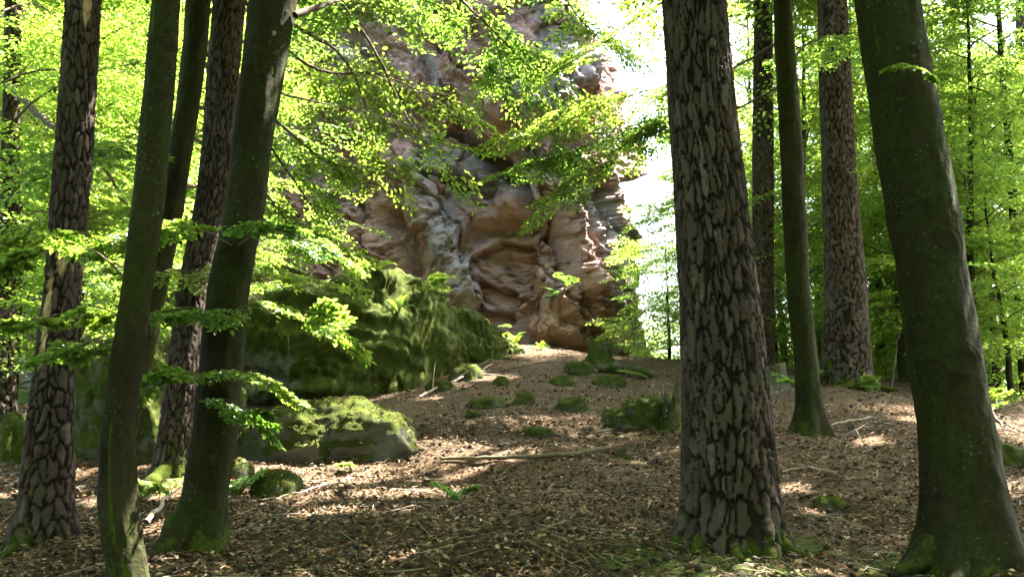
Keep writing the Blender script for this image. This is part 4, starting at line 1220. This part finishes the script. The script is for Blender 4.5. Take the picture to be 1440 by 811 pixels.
def twigtree(name, pts, r, label, seed, mat=DEADWOOD, nside=5, up=.5):
    g = np.random.default_rng(seed)
    b = Tubes(); P = b.bent(pts, np.linspace(r, r * .3, len(pts)), 6, 6, r * .5, seed)
    for i in range(nside):
        q = P[int(g.uniform(.2, .95) * (len(P) - 1))]
        d = (P[-1] - P[0]); d = d / np.linalg.norm(d); ln = g.uniform(.12, .4) * np.linalg.norm(P[-1] - P[0])
        e = q + (d * .6 + g.normal(0, .5, 3) * np.array([1, 1, .5]) + np.array([0, 0, up * g.random()])) * ln
        e[2] = max(e[2], float(ground(e[0], e[1])) + .01)
        b.bent([q, (q + e) / 2 + g.normal(0, .02, 3), e], [r * .5, r * .35, r * .15], 5, 3, 0, seed + i)
    return link(name, b.build(name, mat), None, None, label, "branch")
twigtree("fallen_branch", [gp(590, 560), gp(625, 546, .05), gp(660, 532, .06), gp(690, 524, .05)], .018, "pale dead twiggy branch at the long layered boulder's foot", 31)
twigtree("fallen_branch", [gp(640, 600), gp(690, 606, .03), gp(740, 604, .03)], .012, "thin dark twig in the sun fleck on the slope", 32, TWIG)
twigtree("fallen_branch", [at(1384, 566, 12.5), at(1408, 600, 12.2), at(1440, 632, 11.8)], .03, "dark dead branch slanting down behind the leaning beech", 33, TWIG, 4)
twigtree("fallen_branch", [gp(1230, 590, .02), gp(1180, 600, .05), gp(1165, 610, .05)], .012, "bent dry twig at the foot of the slender dark trunk", 34)
twigtree("fallen_branch", [gp(1260, 600, .02), gp(1220, 612, .12), gp(1170, 632, .03)], .014, "brushy dead branch in the litter behind the leaning beech", 35, TWIG, 9)
twigtree("fallen_branch", [gp(1180, 668), gp(1130, 662, .03), gp(1100, 668, .02)], .014, "tan curved stick in the litter right beside the massive pine", 36)
twigtree("fallen_branch", [gp(590, 706, .02), gp(620, 712, .03), gp(645, 714, .02)], .008, "short dark twig by the green seedling on the slope", 37, TWIG, 1)
twigtree("fallen_branch", [gp(500, 690, .02), gp(470, 686, .04), gp(420, 700, .04), gp(380, 712, .03)], .012, "grey twig lying near the small round mossy rock", 38)
twigtree("fallen_branch", [gp(205, 745, .05), gp(235, 715, .08), gp(250, 705, .1)], .02, "broken pale wood splinter between the slim and stout beeches", 39, DEADWOOD, 2)
twigtree("fallen_branch", [gp(0, 730, .03), gp(30, 722, .05), gp(-40, 735, .05)], .02, "dark stick by the flaky barked pine's foot", 40, TWIG, 2)
twigtree("fallen_branch", [gp(880, 695, .01), gp(925, 690, .03), gp(958, 690, .02)], .014, "dark flat stick pointing at the massive pine", 41, TWIG, 0)
twigtree("fallen_branch", [gp(810, 770, .01), gp(860, 775, .03), gp(900, 772, .01)], .012, "mossy brown stick in the litter before the massive pine", 42, TWIG, 1)
twigtree("leaning_stick", [at(1252, 552, 15.8), at(1258, 510, 15.8), at(1268, 450, 15.8)], .022, "thin bare stick leaning upright beside the crest pine", 43, TWIG, 0)
twigtree("fallen_branch", [gp(720, 520, .02), gp(780, 512, .03), gp(830, 522, .02)], .012, "long dark twig on the slope below the tall stump", 44, TWIG, 3)
twigtree("hanging_twig", [at(405, 470, 12.6), at(406, 500, 12.6), at(404, 545, 12.6)], .008, "thin dark twig standing before the long layered boulder", 45, TWIG, 1)

# ------------------------------------------------------------------ ferns and seedlings
def frond_mesh(L, seed):
    g = np.random.default_rng(seed)
    n = 30
    t = np.linspace(0, 1, n)
    x = L * (t * .85); z = L * (.62 * np.sin(t * 2.0) * .9); pth = np.stack([x, 0 * x, z], -1)
    lv = Leaves(); tb = Tubes()
    tb.segs(pth[:-1], pth[1:], .004, .003)
    d = np.gradient(pth, axis=0); d /= np.linalg.norm(d, axis=1, keepdims=True)
    nn = np.stack([-d[:, 2], 0 * x, d[:, 0]], -1)
    prof = L * .13 * np.sin(np.pi * np.clip(t * .92 + .06, 0, 1)) ** .8
    for s in (-1, 1):
        D = d[3:] * .45 + np.array([0, s, -.18]) + g.normal(0, .06, (n - 3, 3))
        lv.add(pth[3:], D, nn[3:] + g.normal(0, .12, (n - 3, 3)), prof[3:] + .015, np.full(n - 3, .17))
    a = tb.build("rachis", FERN)
    b = lv.build("pinnae", FERN, True, None, seed)
    bm = bmesh.new(); bm.from_mesh(b); bm.from_mesh(a)
    me = bpy.data.meshes.new("frond"); bm.to_mesh(me); bm.free(); me.materials.append(FERN)
    return me
FR = [frond_mesh(.30, i) for i in range(4)]
def fern(p, s, n, seed, label):
    g = np.random.default_rng(seed)
    t = thing("fern", p, label, "fern")
    for i in range(n):
        o = bpy.data.objects.new("frond", FR[i % 4]); COL.objects.link(o); o.parent = t
        o.rotation_euler = (g.normal(0, .15), g.uniform(-.5, .25), i * 2 * math.pi / n + g.normal(0, .25))
        k = s * g.uniform(.75, 1.2); o.scale = (k, k, k)
def boulder_top(px):
    x = at(px, 390, 15.3)[0]
    m = np.abs(LB[:, 0] - x) < .06
    q = LB[m][np.argmax(LB[m][:, 2] - .15 * np.abs(LB[m][:, 1] - 15.0))]
    return np.array([x, q[1], q[2] - .03])
for i, (px, s, dy) in enumerate(((508, .75, -.55), (540, .85, -.7), (568, .95, -.6), (596, .85, -.8))):
    q = boulder_top(px); m = np.abs(LB[:, 0] - q[0]) < .05
    yy = q[1] + dy; c = LB[m]; c = c[np.argmin(np.abs(c[:, 1] - yy) - .5 * c[:, 2])]
    fern((c[0], c[1], c[2] - .02), s, 10, 700 + i, ["bright fern low on the boulder ridge, at the end of the row", "bright fern in the row on the boulder ridge, beside the end one", "tallest bright fern in the middle of the boulder ridge", "bright fern on the boulder ridge near the small sapling"][i])
for i, (px, py, s, lab) in enumerate(((700, 486, 1.25, "big sunlit fern at the end of the long boulder below the cliff"), (722, 488, 1.1, "spreading sunlit fern beside the big one below the cliff"), (760, 492, .7, "low sunlit fern at the cliff foot near the mossy stone"))):
    fern(ongnd(px, py), s, 11, 720 + i, lab)

def seedling(p, h, n, seed, label, leaf=1.0):
    g = np.random.default_rng(seed)
    p = np.array(p, float)
    t = thing("seedling", p, label, "seedling")
    tb, lv = Tubes(), Leaves()
    top = p + np.array([g.normal(0, .1 * h), g.normal(0, .1 * h), h])
    P_ = tb.bent([p - np.array([0, 0, .03]), (p + top) / 2 + g.normal(0, .03 * h, 3), top], [.006, .004, .002], 5, 5, 0, seed)
    for i in range(n):
        q = P_[int(g.uniform(.35, 1) * (len(P_) - 1))]
        a = g.uniform(0, 6.28)
        put_spray(lv, tb, SPR_HI[g.integers(8)], q, np.array([math.cos(a), math.sin(a), g.uniform(-.1, .5)]), g.uniform(.25, .5) * leaf, .35, g, 1.1)
    link("stem", tb.build("stem", TWIG), t)
    link("leaves", lv.build("leaves", LEAF, True, None, seed), t, "stuff")
q = boulder_top(610); seedling(q, .28, 4, 741, "bright little sapling on the ridge of the long boulder")
for i, (px, py, h, n, lab) in enumerate(((225, 700, .12, 4, "green seedling by the root of the reddish pine"), (345, 702, .10, 3, "green seedling between stout beech and small round rock"), (640, 702, .07, 2, "tiny green seedling alone on the slope"),
        (500, 662, .06, 1, "tiny seedling before the low broad boulder"), (705, 430, .5, 5, "upright sapling above the big sunlit fern"), (900, 530, .12, 2, "small green seedling behind the flat topped mossy rock"), (1110, 560, .3, 4, "green seedling at the foot of the grey stump"),
        (1125, 545, .3, 4, "taller green seedling between stump and slender trunk"), (1205, 548, .14, 3, "low seedling in front of the crest pine"), (1060, 575, .14, 2, "small seedling next to the massive pine's trunk"), (1400, 575, .35, 5, "leafy seedling by the slanting dead branch"), (1415, 590, .3, 4, "leafy seedling behind the slanting dead branch"), (720, 505, .12, 2, "little seedling downhill of the sunlit ferns"), (690, 500, .10, 2, "sprig of green by the boulder's lower end"))):
    seedling(ongnd(px, py) if py > 440 else ongnd(700, 486) + np.array([.02, .3, 0]), h, n, 750 + i, lab, .8)
# plants in cracks of the cliff
for i, (px, py, lab) in enumerate(((785, 398, "small green plant growing in a crack of the cliff"), (782, 420, "lower green tuft rooted in the cliff crack"))):
    seedling(at(px, py, 25.0), .2, 4, 780 + i, lab, 1.2)

# ------------------------------------------------------------------ litter
def litter(n, ymin, ymax, hi, seed, smin, smax):
    g = np.random.default_rng(seed)
    # denser near the camera
    y = ymin * (ymax / ymin) ** g.random(n)
    x = g.uniform(-.62, .62, n) * (y + 1.5)
    # thin out on mossy spots and on the beaten track in the middle
    keep = g.random(n) > .85 * gmoss(x, y)
    x, y = x[keep], y[keep]; n = len(x)
    clump = fbm(x * 1.3, y * 1.3, x * 0, 3, seed)
    z = ground(x, y) + .018 * fbm(x * 6, y * 6, x * 0, 3, 21) + g.uniform(0, .022, n) + .012 * np.clip(clump, 0, 1)
    a = g.uniform(0, 2 * np.pi, n)
    D = np.stack([np.cos(a), np.sin(a), g.normal(0, .28, n)], -1)
    N = np.stack([g.normal(0, .55, n), g.normal(0, .55, n), np.ones(n)], -1)
    lv = Leaves()
    lv.add(np.stack([x, y, z], -1), D, N, g.uniform(smin, smax, n), g.uniform(.35, .65, n))
    me = lv.build("leaf_litter", LITTER, hi, None, seed)
    return me
me = litter(150000, 4.2, 22, False, 801, .018, .046)
link("leaf_litter", me, kind="stuff")
me = litter(26000, 4.2, 12, True, 802, .03, .06)
link("leaf_litter", me, kind="stuff")
def rock_leaves():
    g = np.random.default_rng(805)
    P = np.concatenate(ROCKP); n = len(P)
    a = g.uniform(0, 2 * np.pi, n)
    lv = Leaves()
    lv.add(P, np.stack([np.cos(a), np.sin(a), g.normal(0, .25, n)], -1), np.stack([g.normal(0, .4, n), g.normal(0, .4, n), np.ones(n)], -1), g.uniform(.025, .055, n), g.uniform(.35, .65, n))
    link("leaf_litter", lv.build("leaf_litter", LITTER, True, None, 805), kind="stuff")
rock_leaves()
# needles and twigs
def sticks():
    g = np.random.default_rng(803)
    n = 9000
    y = 4.2 * (20 / 4.2) ** g.random(n); x = g.uniform(-.62, .62, n) * (y + 1.5)
    L = np.where(g.random(n) < .12, g.uniform(.12, .4, n), g.uniform(.03, .1, n))
    a = g.uniform(0, 2 * np.pi, n)
    A = np.stack([x, y, ground(x, y) + g.uniform(.008, .035, n)], -1)
    x2, y2 = x + np.cos(a) * L, y + np.sin(a) * L
    B = np.stack([x2, y2, ground(x2, y2) + g.uniform(.005, .045, n)], -1)
    t = Tubes(); r = g.uniform(.001, .0025, n) + L * .006
    t.segs(A, B, r, r * .7)
    link("fallen_twigs", t.build("fallen_twigs", DEADWOOD), kind="stuff")
sticks()
def cones():
    g = np.random.default_rng(804)
    n = 3600
    y = 4.4 * (17 / 4.4) ** g.random(n); x = g.uniform(-.6, .6, n) * (y + 1)
    w = np.exp(-((x - .5) / 2.2) ** 2) * .8 + .25
    k = g.random(n) < w; x, y = x[k], y[k]; n = len(x)
    V0, F0 = ico(1)
    s = g.uniform(.014, .024, n)
    a = g.uniform(0, 6.28, n)
    V = V0[None] * (1 + .22 * g.normal(size=(n, len(V0), 1))) * s[:, None, None] * np.array([1.35, 1, .95])
    ca, sa = np.cos(a)[:, None], np.sin(a)[:, None]
    V = np.stack([V[:, :, 0] * ca - V[:, :, 1] * sa + x[:, None], V[:, :, 0] * sa + V[:, :, 1] * ca + y[:, None], V[:, :, 2] + (ground(x, y) + .022)[:, None]], -1)
    f = (np.arange(n) * len(V0))[:, None, None] + F0[None]
    link("fallen_cones", mesh_from("fallen_cones", V.reshape(-1, 3), [f.reshape(-1, 3)], [CONE], smooth=False), kind="stuff")
cones()
